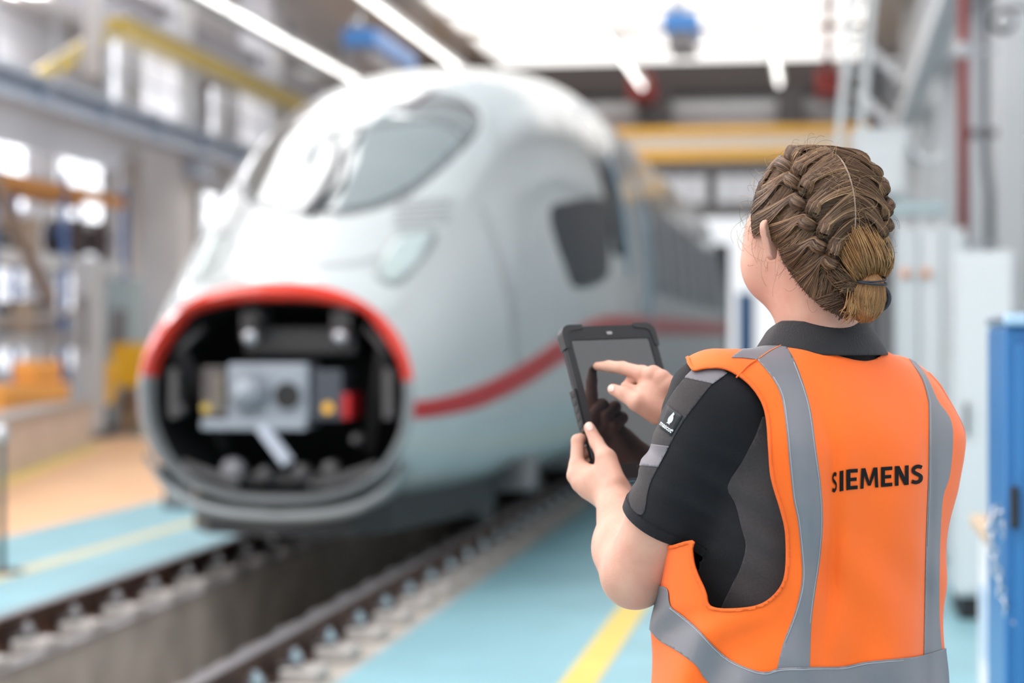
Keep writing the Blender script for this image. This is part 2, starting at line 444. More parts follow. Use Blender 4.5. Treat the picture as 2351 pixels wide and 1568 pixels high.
for i in range(8):  # glowing roof strips added above the storage bay, unseen, to brighten it
    ya = Y0 + i * BAY; yb = min(ya + BAY, 39)
    MB().box(-16.5, -12.8, ya, ya + .4, ZC, ZC + .12).build('skylight_bar', M_beige, ceil)
    for xa, xb in ((-16.5, -14.7), (-14.6, -12.8)): MB().box(xa, xb, ya + .43, yb - .03, ZC + .04, ZC + .08).build('skylight_or_fill_panel', M_bayfill, ceil)
# left wall windows
for i in range(14):
    y = -3.3 + i * 4.6
    for (z0, z1) in ((4.3, 7.4), (0.9, 3.6)):
        wo = struct('window_%d' % (6 + i * 2 + (z0 < 2)), MB().box(XL + .005, XL + .03, y, y + 2.6, z0, z1), M_win if z0 > 2 else M_win2, 'tall daylit window in the storage bay wall')
        mbf = MB()
        for zz in np.linspace(z0, z1, 4): mbf.box(XL + .03, XL + .09, y, y + 2.6, zz - .03, zz + .03)
        for yy in np.linspace(y, y + 2.6, 3): mbf.box(XL + .03, XL + .085, yy - .03, yy + .03, z0, z1)
        mbf.build('window_frame', M_lgrey, wo)

# ------------------------------------------------------------------ rails
def make_rail(xc, label):
    root = thing('rail', label, 'rail', (xc, 0, 0))
    y0, y1 = Y0 + .1, Y1 - .2
    prof = [(-.075, 0), (.075, 0), (.075, .012), (.012, .032), (.009, .04), (.009, .122), (.035, .134), (.036, .158), (-.036, .158), (-.035, .134), (-.009, .122), (-.009, .04), (-.012, .032), (-.075, .012)]
    MB().prism([(xc + a, y0, .012 + z) for a, z in prof], (0, y1 - y0, 0)).build('rail_profile', M_rust, root)
    MB().prism([(xc + a, y0, .012 + z) for a, z in ((-.035, .158), (.035, .158), (.03, .164), (-.03, .164))], (0, y1 - y0, 0)).build('running_surface', M_railtop, root)
    return root
def fast_mesh(s):
    me = MB()
    me.box(s * .075 if s > 0 else -.23, .23 if s > 0 else -.075, -.09, .09, .0, .045, .008)        # concrete shoulder
    return me
def make_fastening(s):
    a = MB(); x0, x1 = sorted((s * .07, s * .25)); a.box(x0, x1, -.105, .105, .0, .066, .012)
    c = MB(); c.tube([(s * .035, -.05, .05), (s * .06, -.055, .075), (s * .12, -.05, .085), (s * .15, -.02, .08), (s * .15, .02, .08), (s * .12, .05, .085), (s * .06, .055, .075), (s * .035, .05, .05)], .011, 6)
    b = MB(); b.cyl((s * .115, 0, .06), (s * .115, 0, .145), .020, n=8); b.cyl((s * .115, 0, .09), (s * .115, 0, .122), .036, n=6); b.cyl((s * .115, 0, .083), (s * .115, 0, .09), .04, n=14)
    return a, c, b
railL = make_rail(TX - .7535, 'rusty brown rail on the far side of the inspection pit')
railR = make_rail(TX + .7535, 'rusty brown rail with polished head beside the blue floor')
FSP = .62
for rail, sgn in ((railL, (1, -1)), (railR, (1, -1))):
    for s in sgn:
        a, c, b = make_fastening(s)
        mes = []
        for mb, m, nm in ((a, M_concl, 'fastening_block'), (c, M_dgrey, 'spring_clip'), (b, M_zinc, 'track_bolt')):
            me = bpy.data.meshes.new(nm); me.from_pydata(mb.v, [], mb.f); me.update(); me.materials.append(m); mes.append((nm, me))
        n = 75
        for i in range(n):
            y = 3.02 + i * FSP
            par = None
            for nm, me in mes:
                o = bpy.data.objects.new(nm, me); COL.objects.link(o)
                if par is None: o.parent = rail; o.location = (0, y, 0); par = o
                else: o.parent = par
# pale concrete cover strips along the pit edges
struct('trim_10', MB().box(PITR - .02, PITR + .10, Y0, Y1, .0, .03), M_concl, 'pale edge strip of the inspection pit beside the near rail')
struct('trim_11', MB().box(PITL - .08, PITL + .02, Y0, Y1, .0, .012), M_mgrey, 'dark edge strip of the inspection pit beside the far rail')
# ------------------------------------------------------------------ high-speed train
M_tw = mat('train_light_grey_paint', (0.50, 0.54, 0.552), 0.22, coat=.5, var=.02, vscale=.5)
M_tlip = mat('nose_lip_grey', (0.30, 0.32, 0.33), 0.3, metal=.4)
M_tred = mat('train_red_stripe', (0.46, 0.008, 0.012), 0.35)
M_tredg = mat('nose_rim_red', (0.72, 0.04, 0.02), 0.22, coat=.8)
M_glass = mat('windscreen_glass', (0.06, 0.09, 0.10), 0.03, spec=.9, coat=1.0)
M_gband = mat('windscreen_black_band', (0.028, 0.026, 0.032), 0.10, coat=.8)
M_side = mat('side_window_glass', (0.02, 0.024, 0.032), 0.38, spec=.12)
M_side2 = mat('saloon_window_glass', (0.07, 0.09, 0.12), 0.28, spec=.5)
M_lens = mat('headlamp_lens', (0.42, 0.50, 0.50), 0.08, coat=1.0)
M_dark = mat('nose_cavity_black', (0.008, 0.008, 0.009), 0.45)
M_steelc = mat('coupler_grey_paint', (0.30, 0.34, 0.39), 0.35, metal=.1)
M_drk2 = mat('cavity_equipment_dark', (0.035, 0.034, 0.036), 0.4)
M_cav = mat('cavity_fitting_grey', (0.085, 0.082, 0.085), 0.4)
M_vent = mat('vent_slat_grey', (0.33, 0.34, 0.36), 0.4)

def pchip(x, xs, ys):
    xs = np.asarray(xs, float); ys = np.asarray(ys, float)
    h = np.diff(xs); dl = np.diff(ys) / h; m = np.zeros(len(xs))
    for i in range(1, len(xs) - 1):
        if dl[i - 1] * dl[i] > 0:
            w1, w2 = 2 * h[i] + h[i - 1], h[i] + 2 * h[i - 1]; m[i] = (w1 + w2) / (w1 / dl[i - 1] + w2 / dl[i])
    m[0], m[-1] = dl[0], dl[-1]
    x = np.clip(x, xs[0], xs[-1]); i = np.clip(np.searchsorted(xs, x) - 1, 0, len(h) - 1)
    t = (x - xs[i]) / h[i]
    return (ys[i] * (1 + 2 * t) * (1 - t) ** 2 + m[i] * h[i] * t * (1 - t) ** 2 + ys[i + 1] * t * t * (3 - 2 * t) + m[i + 1] * h[i] * t * t * (t - 1))
YN = 11.38; YE = 36.6
TY = [11.38, 11.6, 12.0, 12.5, 13.2, 14.3, 15.5, 17.0, 19.0, 21, 37]
TOP = [1.86, 1.93, 2.12, 2.38, 2.74, 3.27, 3.62, 3.88, 4.05, 4.09, 4.09]
WID = [.84, .90, .98, 1.06, 1.17, 1.31, 1.41, 1.46, 1.475, 1.475, 1.475]
BOT = [.55, .52, .47, .45, .44, .44, .44, .44, .44, .44, .44]
CEN = [1.18, 1.19, 1.22, 1.26, 1.30, 1.36, 1.42, 1.45, 1.48, 1.5, 1.5]
EXU = [2.3, 2.4, 2.55, 2.7, 2.8, 2.85, 2.85, 2.85, 2.9, 2.9, 2.9]
EXL = [2.3, 2.4, 2.6, 2.8, 3.0, 3.2, 3.4, 3.6, 3.8, 4, 4]
def section(y, phi):
    """point on the hull; phi in radians, 0 = right side, pi/2 = roof"""
    w = pchip(y, TY, WID); zt = pchip(y, TY, TOP); zb = pchip(y, TY, BOT); zc = pchip(y, TY, CEN)
    c, s = np.cos(phi), np.sin(phi)
    e = np.where(s >= 0, pchip(y, TY, EXU), pchip(y, TY, EXL)); hh = np.where(s >= 0, zt - zc, zc - zb)
    k = (np.abs(c) ** e + np.abs(s) ** e) ** (-1 / e)
    return np.stack([TX + w * c * k, y, zc + hh * s * k], -1)
ys = np.concatenate([np.linspace(YN, 13, 46), np.linspace(13, 18, 80)[1:], np.linspace(18, YE, 70)[1:]])
# crowd samples so the skin is even around the section
ph = np.linspace(0, 2 * np.pi, 241)[:-1]
G = section(np.repeat(ys, 240), np.tile(ph, len(ys)))
ii = np.arange(len(ys) - 1)[:, None] * 240; jj = np.arange(240)[None]; j2 = (jj + 1) % 240
HF = np.stack([ii + jj, ii + 240 + jj, ii + 240 + j2, ii + j2], -1).reshape(-1, 4)[:, ::-1]
HT = quads2tris(HF)
HN = vnormals(G, HT)
if HN[240 * 60 + 60][2] < 0: HT = HT[:, ::-1]; HN = -HN
hpx, hpy = w2px(G)
tow = np.array([0, 0, CAMZ]) - G; facing = (HN * tow).sum(1) > 0
mir = G.copy(); mir[:, 0] = 2 * TX - mir[:, 0]; mpx, mpy = w2px(mir)
facm = (HN * (-1, 1, 1) * (np.array([0, 0, CAMZ]) - mir)).sum(1) > 0

train = thing('high_speed_train', 'light grey high speed train with red stripe and open coupler nose', 'train', (TX, 24, .18))
def patch(name, g, off, m, V=G, T=HT, N=HN, parent=None, thick=.006):
    v, t, n = clip_mesh(V, T, g, N)
    lab_ = np.arange(len(v))
    for _ in range(400):                      # keep the largest piece
        m_ = lab_[t].min(1); new = lab_.copy(); np.minimum.at(new, t.ravel(), np.repeat(m_, 3))
        if (new == lab_).all(): break
        lab_ = new
    ids, cn_ = np.unique(lab_, return_counts=True)
    if len(ids) > 1: v, t, n = clip_mesh(v, t, np.where(lab_ == ids[cn_.argmax()], 1.0, -1.0), n)
    n = n / (np.linalg.norm(n, axis=1)[:, None] + 1e-9)
    v2, t2 = shell(v + n * off, t, n, thick)
    return mesh_obj(name, v2, t2, m, parent or train)
# windscreen outline (pixels on the hull surface)
WS = spline([(536, 398), (548, 352), (600, 290), (700, 236), (850, 205), (980, 197), (1065, 222), (1106, 268), (1085, 320), (1010, 395), (930, 455), (830, 490), (700, 500), (600, 480), (545, 440)], 6, True)
gW = np.where(facing & (G[:, 1] < 19), polydist(hpx, hpy, WS), -50)
gW = np.where(G[:, 2] < 1.9, -50, gW)
body = mesh_obj('body_shell', *[a for a in (lambda v, t, n: shell(v, t, n, .03))(*clip_mesh(G, HT, -gW, HN))], M_tw, train)
patch('windscreen_band', gW, -.004, M_gband)
WG = spline([(552, 425), (556, 385), (600, 322), (690, 275), (830, 258), (960, 268), (1068, 305), (1000, 385), (925, 440), (830, 476), (700, 487), (600, 470)], 6, True)
gG = np.where(facing & (G[:, 1] < 19) & (G[:, 2] > 1.9), polydist(hpx, hpy, WG), -50)
glass = patch('windscreen_glass', gG, .002, M_glass)
wp = np.array([P(735, 492, 12.5)]);
# wiper
def on_hull(px, py, off=.0):
    d = np.hypot(hpx - px, hpy - py) + np.where(facing & (G[:, 1] < 22), 0, 1e6)
    idx = np.argsort(d)[:3]; w_ = 1 / (d[idx] + .5); w_ /= w_.sum()
    p = (G[idx] * w_[:, None]).sum(0); n = (HN[idx] * w_[:, None]).sum(0); return p + n / np.linalg.norm(n) * off
MB().tube([on_hull(*q, .03) for q in ((705, 492), (735, 455), (765, 400), (778, 352), (770, 322))], .022, 8).build('wiper_arm', M_mgrey, train, True)
MB().tube([on_hull(*q, .02) for q in ((735, 485), (790, 420), (800, 360), (830, 300))], .012, 6).build('wiper_blade', M_dgrey, train, True)
# red stripe along the flank
ST_T = spline([(925, 922), (1000, 915), (1100, 885), (1200, 835), (1290, 775), (1350, 738), (1410, 722), (1500, 727), (1600, 736), (1690, 744)], 8)
ST_B = spline([(1690, 768), (1600, 770), (1500, 772), (1410, 778), (1350, 795), (1290, 832), (1200, 888), (1100, 935), (1000, 957), (925, 962)], 8)
side = facing & (HN[:, 0] > .15)
gS = np.where(side, polydist(hpx, hpy, np.concatenate([ST_T, ST_B])), -40)
patch('red_stripe', gS, .003, M_tred)
gSm = np.where((HN[:, 0] < -.15), polydist(mpx, mpy, np.concatenate([ST_T, ST_B])), -40)
patch('red_stripe', gSm, .003, M_tred)
# headlamps, right then mirrored
HL = spline([(858, 628), (900, 545), (930, 528), (1003, 528), (985, 580), (935, 640), (905, 658)], 5, True)
HLi = spline([(868, 622), (908, 552), (935, 538), (990, 538), (972, 580), (928, 632), (903, 646)], 5, True)
for m_ in (False, True):
    X_, Y_ = (mpx, mpy) if m_ else (hpx, hpy)
    ok = (G[:, 1] < 15) & (G[:, 2] > 1.3) & (((G[:, 0] < TX) & facm) if m_ else ((G[:, 0] > TX) & facing))
    hl = patch('headlamp', np.where(ok, polydist(X_, Y_, HL), -40), .004, M_tlip)
    patch('lamp_lens', np.where(ok, polydist(X_, Y_, HLi), -40), .009, M_lens, parent=hl)
    for k in range(5):
        a = 462 + k * 13
        sl = [(905 + k * -2, a), (1050 - k * 4, a - 8), (1050 - k * 4, a - 1), (905 + k * -2, a + 7)]
        patch('vent_slat', np.where(ok, polydist(X_, Y_, sl), -40), .004, M_vent)
# bonnet crease and door joints
for pl in ([(515, 590), (560, 600), (700, 606), (820, 600), (862, 585), (862, 594), (820, 609), (700, 615), (560, 609), (515, 599)],):
    patch('bonnet_joint', np.where(facing & (G[:, 1] < 14), polydist(hpx, hpy, spline(pl, 4, True)), -40), .002, M_vent)
patch('panel_joint', np.where(side, polydist(hpx, hpy, [(1098, 470), (1108, 470), (1155, 600), (1182, 720), (1195, 860), (1188, 860), (1172, 720), (1146, 600)]), -40), .002, M_vent)
# cab side window, doors and saloon windows on both flanks
def flank(name, poly, off, m, parent=None, ymin=11):
    r = None
    for s in (0, 1):
        X_, Y_ = (mpx, mpy) if s else (hpx, hpy)
        ok = ((HN[:, 0] < -.15) if s else side) & (G[:, 1] > ymin)
        g = np.where(ok, polydist(X_, Y_, poly), -40)
        if (g > 0).any(): r = patch(name, g, off, m, parent=parent)
    return r
flank('cab_side_window', spline([(1262, 492), (1300, 462), (1390, 452), (1400, 470), (1398, 600), (1390, 640), (1325, 662), (1300, 620)], 4, True), .004, M_side)
def flat_patch(name, y0, y1, z0, z1, m, off, parent=None):
    """rectangle on the straight flank, both sides"""
    for s in (1, -1):
        pts = []
        for z in np.linspace(z0, z1, 9):
            for y in np.linspace(y0, y1, 5):
                zc = pchip(np.array([y]), TY, CEN)[0]; w_ = pchip(np.array([y]), TY, WID)[0]
                hh = (pchip(np.array([y]), TY, TOP)[0] - zc) if z >= zc else (zc - pchip(np.array([y]), TY, BOT)[0])
                e = pchip(np.array([y]), TY, EXU if z >= zc else EXL)[0]
                x = w_ * max(0, 1 - (abs(z - zc) / hh) ** e) ** (1 / e)
                pts.append((TX + s * (x + off), y, z))
        V = np.array(pts); F = []
        for a in range(8):
            for b in range(4):
                i = a * 5 + b; q = [i, i + 1, i + 6, i + 5]; F.append(q if s > 0 else q[::-1])
        T = quads2tris(np.array(F)); N = np.tile([s, 0, 0.0], (len(V), 1))
        v2, t2 = shell(V, T, N, .015)
        o = mesh_obj(name, v2, t2, m, parent or train)
    return o
M_door = mat('door_leaf_blue_grey', (.33, .42, .47), .3, coat=.4)
M_bluefilm = mat('blue_protective_film', (.04, .30, .50), .3)
flat_patch('saloon_window', 16.8, 17.8, 2.25, 3.1, M_side, .004)
flat_patch('entrance_door', 19.3, 20.3, .62, 3.15, M_door, .003)
flat_patch('door_edge_film', 20.0, 20.3, 1.6, 3.15, M_bluefilm, .006)
flat_patch('door_edge_film', 17.85, 18.1, 2.1, 3.2, M_bluefilm, .006)
for i in range(7):
    flat_patch('saloon_window', 20.9 + i * 2.05, 22.65 + i * 2.05, 2.02, 3.0, M_side2, .004)
flat_patch('end_door', 35.3, 36.3, .62, 3.1, M_door, .003)

# ---- open nose: rim ring, cavity, coupler
OP = np.array([(-.78, 1.16), (-.775, 1.28), (-.735, 1.42), (-.60, 1.62), (-.50, 1.70), (-.25, 1.755), (0, 1.765), (.25, 1.755), (.50, 1.70), (.60, 1.62), (.735, 1.42), (.775, 1.28), (.78, 1.16), (.755, .98), (.66, .80), (.52, .68), (.28, .60), (0, .585), (-.28, .60), (-.52, .68), (-.66, .80), (-.755, .98)])
OPs = spline(OP, 5, True); nO = len(OPs)
ang = np.arctan2((OPs[:, 1] - 1.18), OPs[:, 0])
# hull contour at nose for the same angles (radial match)
hc = section(np.full(720, YN), np.linspace(-np.pi, np.pi, 721)[:-1]); ha = np.arctan2(hc[:, 2] - 1.18, hc[:, 0] - TX)
o_ = np.argsort(ha); hx = np.interp(ang, ha[o_], hc[o_, 0], period=2 * np.pi); hz = np.interp(ang, ha[o_], hc[o_, 2], period=2 * np.pi)
def ring(name, A, B, m, sel, parent=train):
    V = np.concatenate([A, B]); F = []
    for i in range(nO):
        j = (i + 1) % nO
        if sel(i): F.append((i, j, nO + j, nO + i))
    return mesh_obj(name, V, F, m, parent)
outer = np.stack([hx, np.full(nO, YN), hz], 1)
inner = np.stack([TX + OPs[:, 0], np.full(nO, YN - .015), OPs[:, 1]], 1)
midr = outer * .45 + inner * .55; midr[:, 1] -= .035
deep = inner.copy(); deep[:, 1] += .10; deep[:, 0] = TX + (deep[:, 0] - TX) * .97; deep[:, 2] = 1.18 + (deep[:, 2] - 1.18) * .97
upper = lambda i: OPs[i, 1] > 1.30
lower = lambda i: not upper(i)
for nm, A, B in (('rim', outer, midr), ('rim', midr, inner), ('rim', inner, deep)):
    ring('red_rim', A, B, M_tredg, upper); ring('grey_rim', A, B, M_tlip if nm else M_tlip, lower)
# cavity: tapering tub behind the rim
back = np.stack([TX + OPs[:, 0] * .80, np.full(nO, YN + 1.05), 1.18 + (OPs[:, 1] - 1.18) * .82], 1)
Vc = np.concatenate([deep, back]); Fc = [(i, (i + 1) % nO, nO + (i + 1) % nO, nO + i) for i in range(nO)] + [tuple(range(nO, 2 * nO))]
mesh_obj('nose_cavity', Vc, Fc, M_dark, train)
def nb_(x, z, y=YN): return np.array([TX + x, y, z])
cp = MB(); cp.box(TX - .33, TX + .17, YN + .12, YN + .42, .99, 1.38, .02)
coup = cp.build('coupler_head', M_steelc, train)
MB().lathe(nb_(-.19, 1.21, YN + .125), (0, -1, 0), [(.125, 0), (.115, .06), (.075, .13), (.03, .16), (.001, .165)], 24).build('coupler_cone', M_steelc, coup, True)
MB().cyl(nb_(.045, 1.185, YN + .118), nb_(.045, 1.185, YN + .11), .082, n=28).build('coupler_socket', M_dark, coup)
MB().lathe(nb_(.045, 1.185, YN + .12), (0, -1, 0), [(.10, 0), (.10, .012), (.085, .016), (.083, .004)], 28).build('socket_ring', M_steelc, coup, True)
MB().box(TX - .47, TX + .17, YN + .05, YN + .2, .985, 1.045, .01).build('coupler_tray', M_steelc, coup)
MB().beam(nb_(-.09, 1.0, YN + .05), nb_(.09, .80, YN - .03), .06, .05).build('uncoupling_lever', mat('lever_pale_blue', (.50, .56, .66), .35), coup)
MB().box(TX + .19, TX + .37, YN + .15, YN + .45, 1.04, 1.34, .015).build('contact_box', mat('contact_box_slate', (.055, .065, .085), .4), train)
cb = MB().cyl(nb_(.285, 1.115, YN + .14), nb_(.285, 1.115, YN + .155), .034, n=8).build('yellow_knob', M_yel, train)
MB().box(TX + .38, TX + .43, YN + .1, YN + .4, 1.05, 1.2, .01).build('red_cap', M_tred, train)
MB().box(TX - .50, TX - .35, YN + .15, YN + .45, 1.05, 1.36, .015).build('contact_box', mat('contact_box_brown_grey', (.10, .085, .085), .4), train)
fp = MB()
for a in range(4):
    for b in range(9): fp.cyl(nb_(-.405 + a * .013, 1.09 + b * .026, YN + .15), nb_(-.405 + a * .013, 1.09 + b * .026, YN + .135), .006, n=6)
fp.build('contact_pins', mat('brass_pins', (.55, .5, .4), .3, metal=.8), train)
MB().cyl(nb_(-.465, 1.11, YN + .14), nb_(-.465, 1.11, YN + .155), .032, n=8).build('yellow_knob', M_yel2, train)
for x in (-.20, .36):
    b = MB().box(TX + x - .07, TX + x + .05, YN + .2, YN + .5, 1.55, 1.70, .01).build('hinge_block', M_cav, train)
    MB().lathe(nb_(x, 1.545, YN + .2), (0, -1, 0), [(.055, 0), (.055, .04), (.045, .06), (.02, .075), (.001, .08)], 20).build('chrome_buffer', M_zinc, b, True)
for s in (-1, 1):
    MB().beam(nb_(s * .62, 1.45, YN + .12), nb_(s * .45, .85, YN + .5), .06, .06).build('side_strut', M_drk2, train)
    MB().box(TX + s * .66 - .03, TX + s * .66 + .03, YN + .1, YN + .3, 1.05, 1.35, .01).build('side_actuator', M_cav, train)
    MB().tube([nb_(s * .66, 1.40, YN + .14), nb_(s * .60, 1.5, YN + .16), nb_(s * .5, 1.6, YN + .2)], .025, 8).build('air_hose', M_cav, train, True)
    MB().beam(nb_(s * .60, .78, YN + .10), nb_(s * .25, .66, YN + .10), .03, .05).build('lower_bracket', M_cav, train)
for x, z, r in ((-.30, .74, .07), (-.1, .72, .045), (.12, .73, .05), (.3, .75, .05), (.46, .93, .03), (-.62, 1.1, .03), (-.18, 1.62, .03), (.2, .66, .03)):
    MB().lathe(nb_(x, z, YN + .12), (0, -1, 0), [(r, -.12), (r, 0), (r * .7, .02), (.001, .025)], 14).build('valve', M_cav if r < .06 else mat('valve_cover_grey', (.20, .20, .22), .4), train, True)
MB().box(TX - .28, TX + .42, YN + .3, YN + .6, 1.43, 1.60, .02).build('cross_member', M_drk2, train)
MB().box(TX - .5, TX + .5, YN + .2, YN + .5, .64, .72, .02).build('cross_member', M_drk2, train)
# spoiler lip below the opening
sp = [(-.80, .80), (-.66, .62), (-.40, .50), (0, .465), (.40, .50), (.66, .62), (.80, .80)]
spT = spline(sp, 5); V = []
for x, z in spT: V += [(TX + x, YN + .05, z + .05), (TX + x * 1.0, YN - .01, z + .02), (TX + x * .98, YN + .02, z - .03), (TX + x * .95, YN + .35, z - .05)]
F = []
for i in range(len(spT) - 1):
    for k in range(3): F.append((i * 4 + k, i * 4 + k + 1, i * 4 + 5 + k, i * 4 + 4 + k))
mesh_obj('spoiler_lip', V, F, M_tlip, train)
un = MB(); un.prism([(TX - .62, YN + .40, .36), (TX - .45, YN + .12, .36), (TX, YN + .02, .36), (TX + .45, YN + .12, .36), (TX + .62, YN + .40, .36), (TX + .95, YN + 2.2, .36), (TX - .95, YN + 2.2, .36)], (0, 0, .22))
un.build('underbody_spoiler', mat('underbody_black', (.02, .02, .022), .5), train)
# bogies, wheels, underfloor boxes
for yb in (15.4, 33.2):
    for s in (-1, 1):
        bo = MB().box(TX + s * 1.0 - .08, TX + s * 1.0 + .08, yb - 1.75, yb + 1.75, .55, .78, .03).build('bogie_frame', M_dgrey, train)
        for dy in (-1.25, 1.25):
            MB().lathe((TX + s * .68, yb + dy, .648), (s, 0, 0), [(.45, 0), (.46, .04), (.44, .13), (.40, .135), (.38, .10), (.2, .10), (.14, .16), (.001, .16)], 36).build('wheel', M_dgrey, bo, True)
            MB().box(TX + s * 1.0 - .12, TX + s * 1.0 + .14, yb + dy - .2, yb + dy + .2, .45, .8, .03).build('axle_box', M_mgrey, bo)
for y0, y1 in ((18.6, 22.5), (22.8, 26.5), (26.8, 30.6)):
    MB().box(TX - 1.3, TX + 1.3, y0, y1, .32, .60, .04).build('underfloor_box', M_mgrey, train)
MB().box(TX - 1.49, TX + 1.49, 36.6, 37.2, .45, 3.3, .03).build('gangway', M_black, train)
# ------------------------------------------------------------------ right-hand side
def xat(px, d): a = (px - 1175.5) / FPX; return d * (a * CT - ST)
def yat(px, d): a = (px - 1175.5) / FPX; return d * (a * ST + CT)
def zat(py, d): return CAMZ + (784 - py) / FPX * d
M_cab = mat('cabinet_light_grey', (0.60, 0.64, 0.66), 0.4)
M_cab2 = mat('cabinet_pale_grey', (0.66, 0.69, 0.71), 0.4)
M_teal = mat('pale_teal_steel', (0.42, 0.52, 0.55), 0.45)

cabt = thing('control_cabinet', 'tall light grey control cabinet on a black plinth behind the workbench', 'cabinet', (.85, 11.4, 0))
MB().box(.715, 1.02, 11.02, 11.85, .13, 2.0, .008).build('body', M_cab, cabt)
MB().box(.735, 1.02, 11.05, 11.8, 0, .13).build('plinth', M_black, cabt)
dr = MB().box(.735, 1.005, 11.0, 11.02, .16, 1.97, .004).build('door', M_cab2, cabt)
MB().box(.755, .775, 10.975, 11.0, 1.0, 1.18, .004).build('handle', M_dgrey, dr)
for k in range(8):
    MB().box(.711, .716, 11.15, 11.65, 1.45 + k * .045, 1.47 + k * .045).build('vent_slat', M_lgrey, cabt)

bench = thing('workbench', 'wooden topped workbench with pale side panel in front of the grey cabinet', 'workbench', (.8, 6.6, 0))
MB().box(.51, 1.35, 5.985, 7.15, .865, .905, .006).build('bench_top', M_wood, bench)
for (x, y) in ((.56, 6.02), (.56, 7.08), (1.3, 6.02), (1.3, 7.08)):
    MB().box(x - .025, x + .025, y - .025, y + .025, 0, .865).build('leg', M_lgrey, bench)
MB().box(.535, .545, 6.03, 7.05, .08, .84).build('side_panel', M_white, bench)
MB().box(.55, 1.3, 6.03, 7.05, .12, .15).build('shelf', M_lgrey, bench)
M_film = mat('blue_printed_wrap', (0.25, 0.42, 0.68), .3, var=.6, vscale=7, col2=(.75, .78, .82))
for i, (y, z) in enumerate(((6.15, .08), (6.5, .08), (6.2, .40), (6.62, .42))):
    MB().box(.528, .535, y, y + .3, z + .03, z + .27).build('printed_film', M_film, bench)

bc = thing('blue_locker', 'blue ribbed sheet steel locker hung with a chain', 'locker', (.9, 5.6, 0))
MB().box(.475, 1.3, 5.40, 5.95, .05, 1.55, .01).build('body', M_bluem, bc)
for k in range(10):
    MB().box(.50 + k * .08, .535 + k * .08, 5.375, 5.40, .08, 1.50, .006).build('rib', M_bluem, bc)
for (x, y) in ((.5, 5.43), (.5, 5.92), (1.27, 5.43), (1.27, 5.92)): MB().box(x - .02, x + .02, y - .02, y + .02, 0, .05).build('foot', M_black, bc)
MB().box(.47, 1.31, 5.37, 5.96, 1.55, 1.585, .012).build('top_lid', mat('pale_blue_lid', (.40, .58, .78), .15, coat=.8), bc)
MB().tube([(.60, 5.45, 1.585), (.58, 5.45, 1.63), (.66, 5.45, 1.66), (.75, 5.45, 1.63), (.75, 5.45, 1.585)], .012, 8).build('carry_handle', M_black, bc, True)
MB().box(.487, .507, 5.34, 5.375, 1.02, 1.13, .004).build('chain_hook', M_black, bc)
# chain: single links
ch = thing('steel_chain', 'shiny steel chain hanging in loops from the blue locker', 'chain', (.49, 5.33, 1.05))
def links(path, L=.036, r=.0042):
    path = np.asarray(path, float); seg = np.linalg.norm(np.diff(path, axis=0), axis=1); cs = np.concatenate([[0], np.cumsum(seg)])
    n = int(cs[-1] / (L * .80)); out = []
    for i in range(n):
        s_ = (i + .5) * L * .80; p = np.array([np.interp(s_, cs, path[:, k]) for k in range(3)])
        q = np.array([np.interp(min(s_ + .01, cs[-1]), cs, path[:, k]) for k in range(3)]); t = q - p; t /= np.linalg.norm(t) + 1e-9
        a = np.array([0, 1.0, 0]); a = a - t * (a @ t); a /= np.linalg.norm(a); b = np.cross(t, a)
        u = a if i % 2 else b
        pts = []
        for th in np.linspace(0, 2 * np.pi, 13)[:-1]:
            pts.append(p + t * (math.cos(th) * (L * .5 - r)) + u * (math.sin(th) * .011))
        MB().tube(pts, r, 6, True).build('chain_link', M_zinc, ch, True)
links(spline([P(2296, 1165, 5.29), P(2276, 1195, 5.27), P(2279, 1260, 5.27), P(2293, 1330, 5.27), P(2312, 1400, 5.27), P(2336, 1440, 5.27), P(2372, 1462, 5.27), P(2420, 1450, 5.27)], 6))
links(spline([P(2297, 1175, 5.28), P(2304, 1210, 5.28), P(2318, 1243, 5.28), P(2342, 1262, 5.28), P(2380, 1240, 5.28), P(2420, 1180, 5.28)], 6))

# wall services
pipe = thing('sprinkler_riser', 'vertical dark red sprinkler pipe on the light grey wall', 'pipe', (1.36, 19.9, 0))
MB().cyl((1.36, 19.9, 0), (1.36, 19.9, ZC - .01), .055, n=20).build('pipe', M_red, pipe, True)
for z in (1.1, 2.45, 4.35, 5.9):
    MB().cyl((1.36, 19.9, z - .07), (1.36, 19.9, z + .07), .066, n=20).build('coupling', M_cab2, pipe, True)
    MB().box(1.38, XR - .01, 19.885, 19.915, z - .02, z + .02).build('bracket', M_lgrey, pipe)
con = thing('cable_conduit', 'dark grey vertical cable conduit running down beside the red pipe', 'conduit', (1.72, 22, 0))
MB().tube([(1.72, 22, ZC - .01), (1.72, 22, 3.9), (1.74, 22, 3.4), (1.78, 22, 3.1), (1.78, 22, 0)], .05, 10).build('conduit', mat('conduit_grey', (.22, .225, .24), .5), con, True)
for z in (3.75, 5.3): MB().box(1.45, XR - .01, 21.93, 22.0, z - .05, z + .05).build('clamp_bar', M_mgrey, con)
cl = thing('cable_loop', 'black cable loop hung on a wall bracket near the roof', 'cable', (1.45, 17.5, 4.2))
MB().beam((1.5, 17.5, zat(42, 17.5)), (XR - .02, 17.5, zat(36, 17.5)), .04, .04).build('bracket', M_mgrey, cl)
for k in range(4):
    c = np.array([1.53, 17.5 + k * .02, zat(66, 17.5)])
    MB().tube([c + np.array([.10 * math.cos(t), 0, (.07 + .01 * k) * math.sin(t)]) for t in np.linspace(0, 2 * np.pi, 17)[:-1]], .013, 6, True).build('cable_turn', M_black, cl, True)
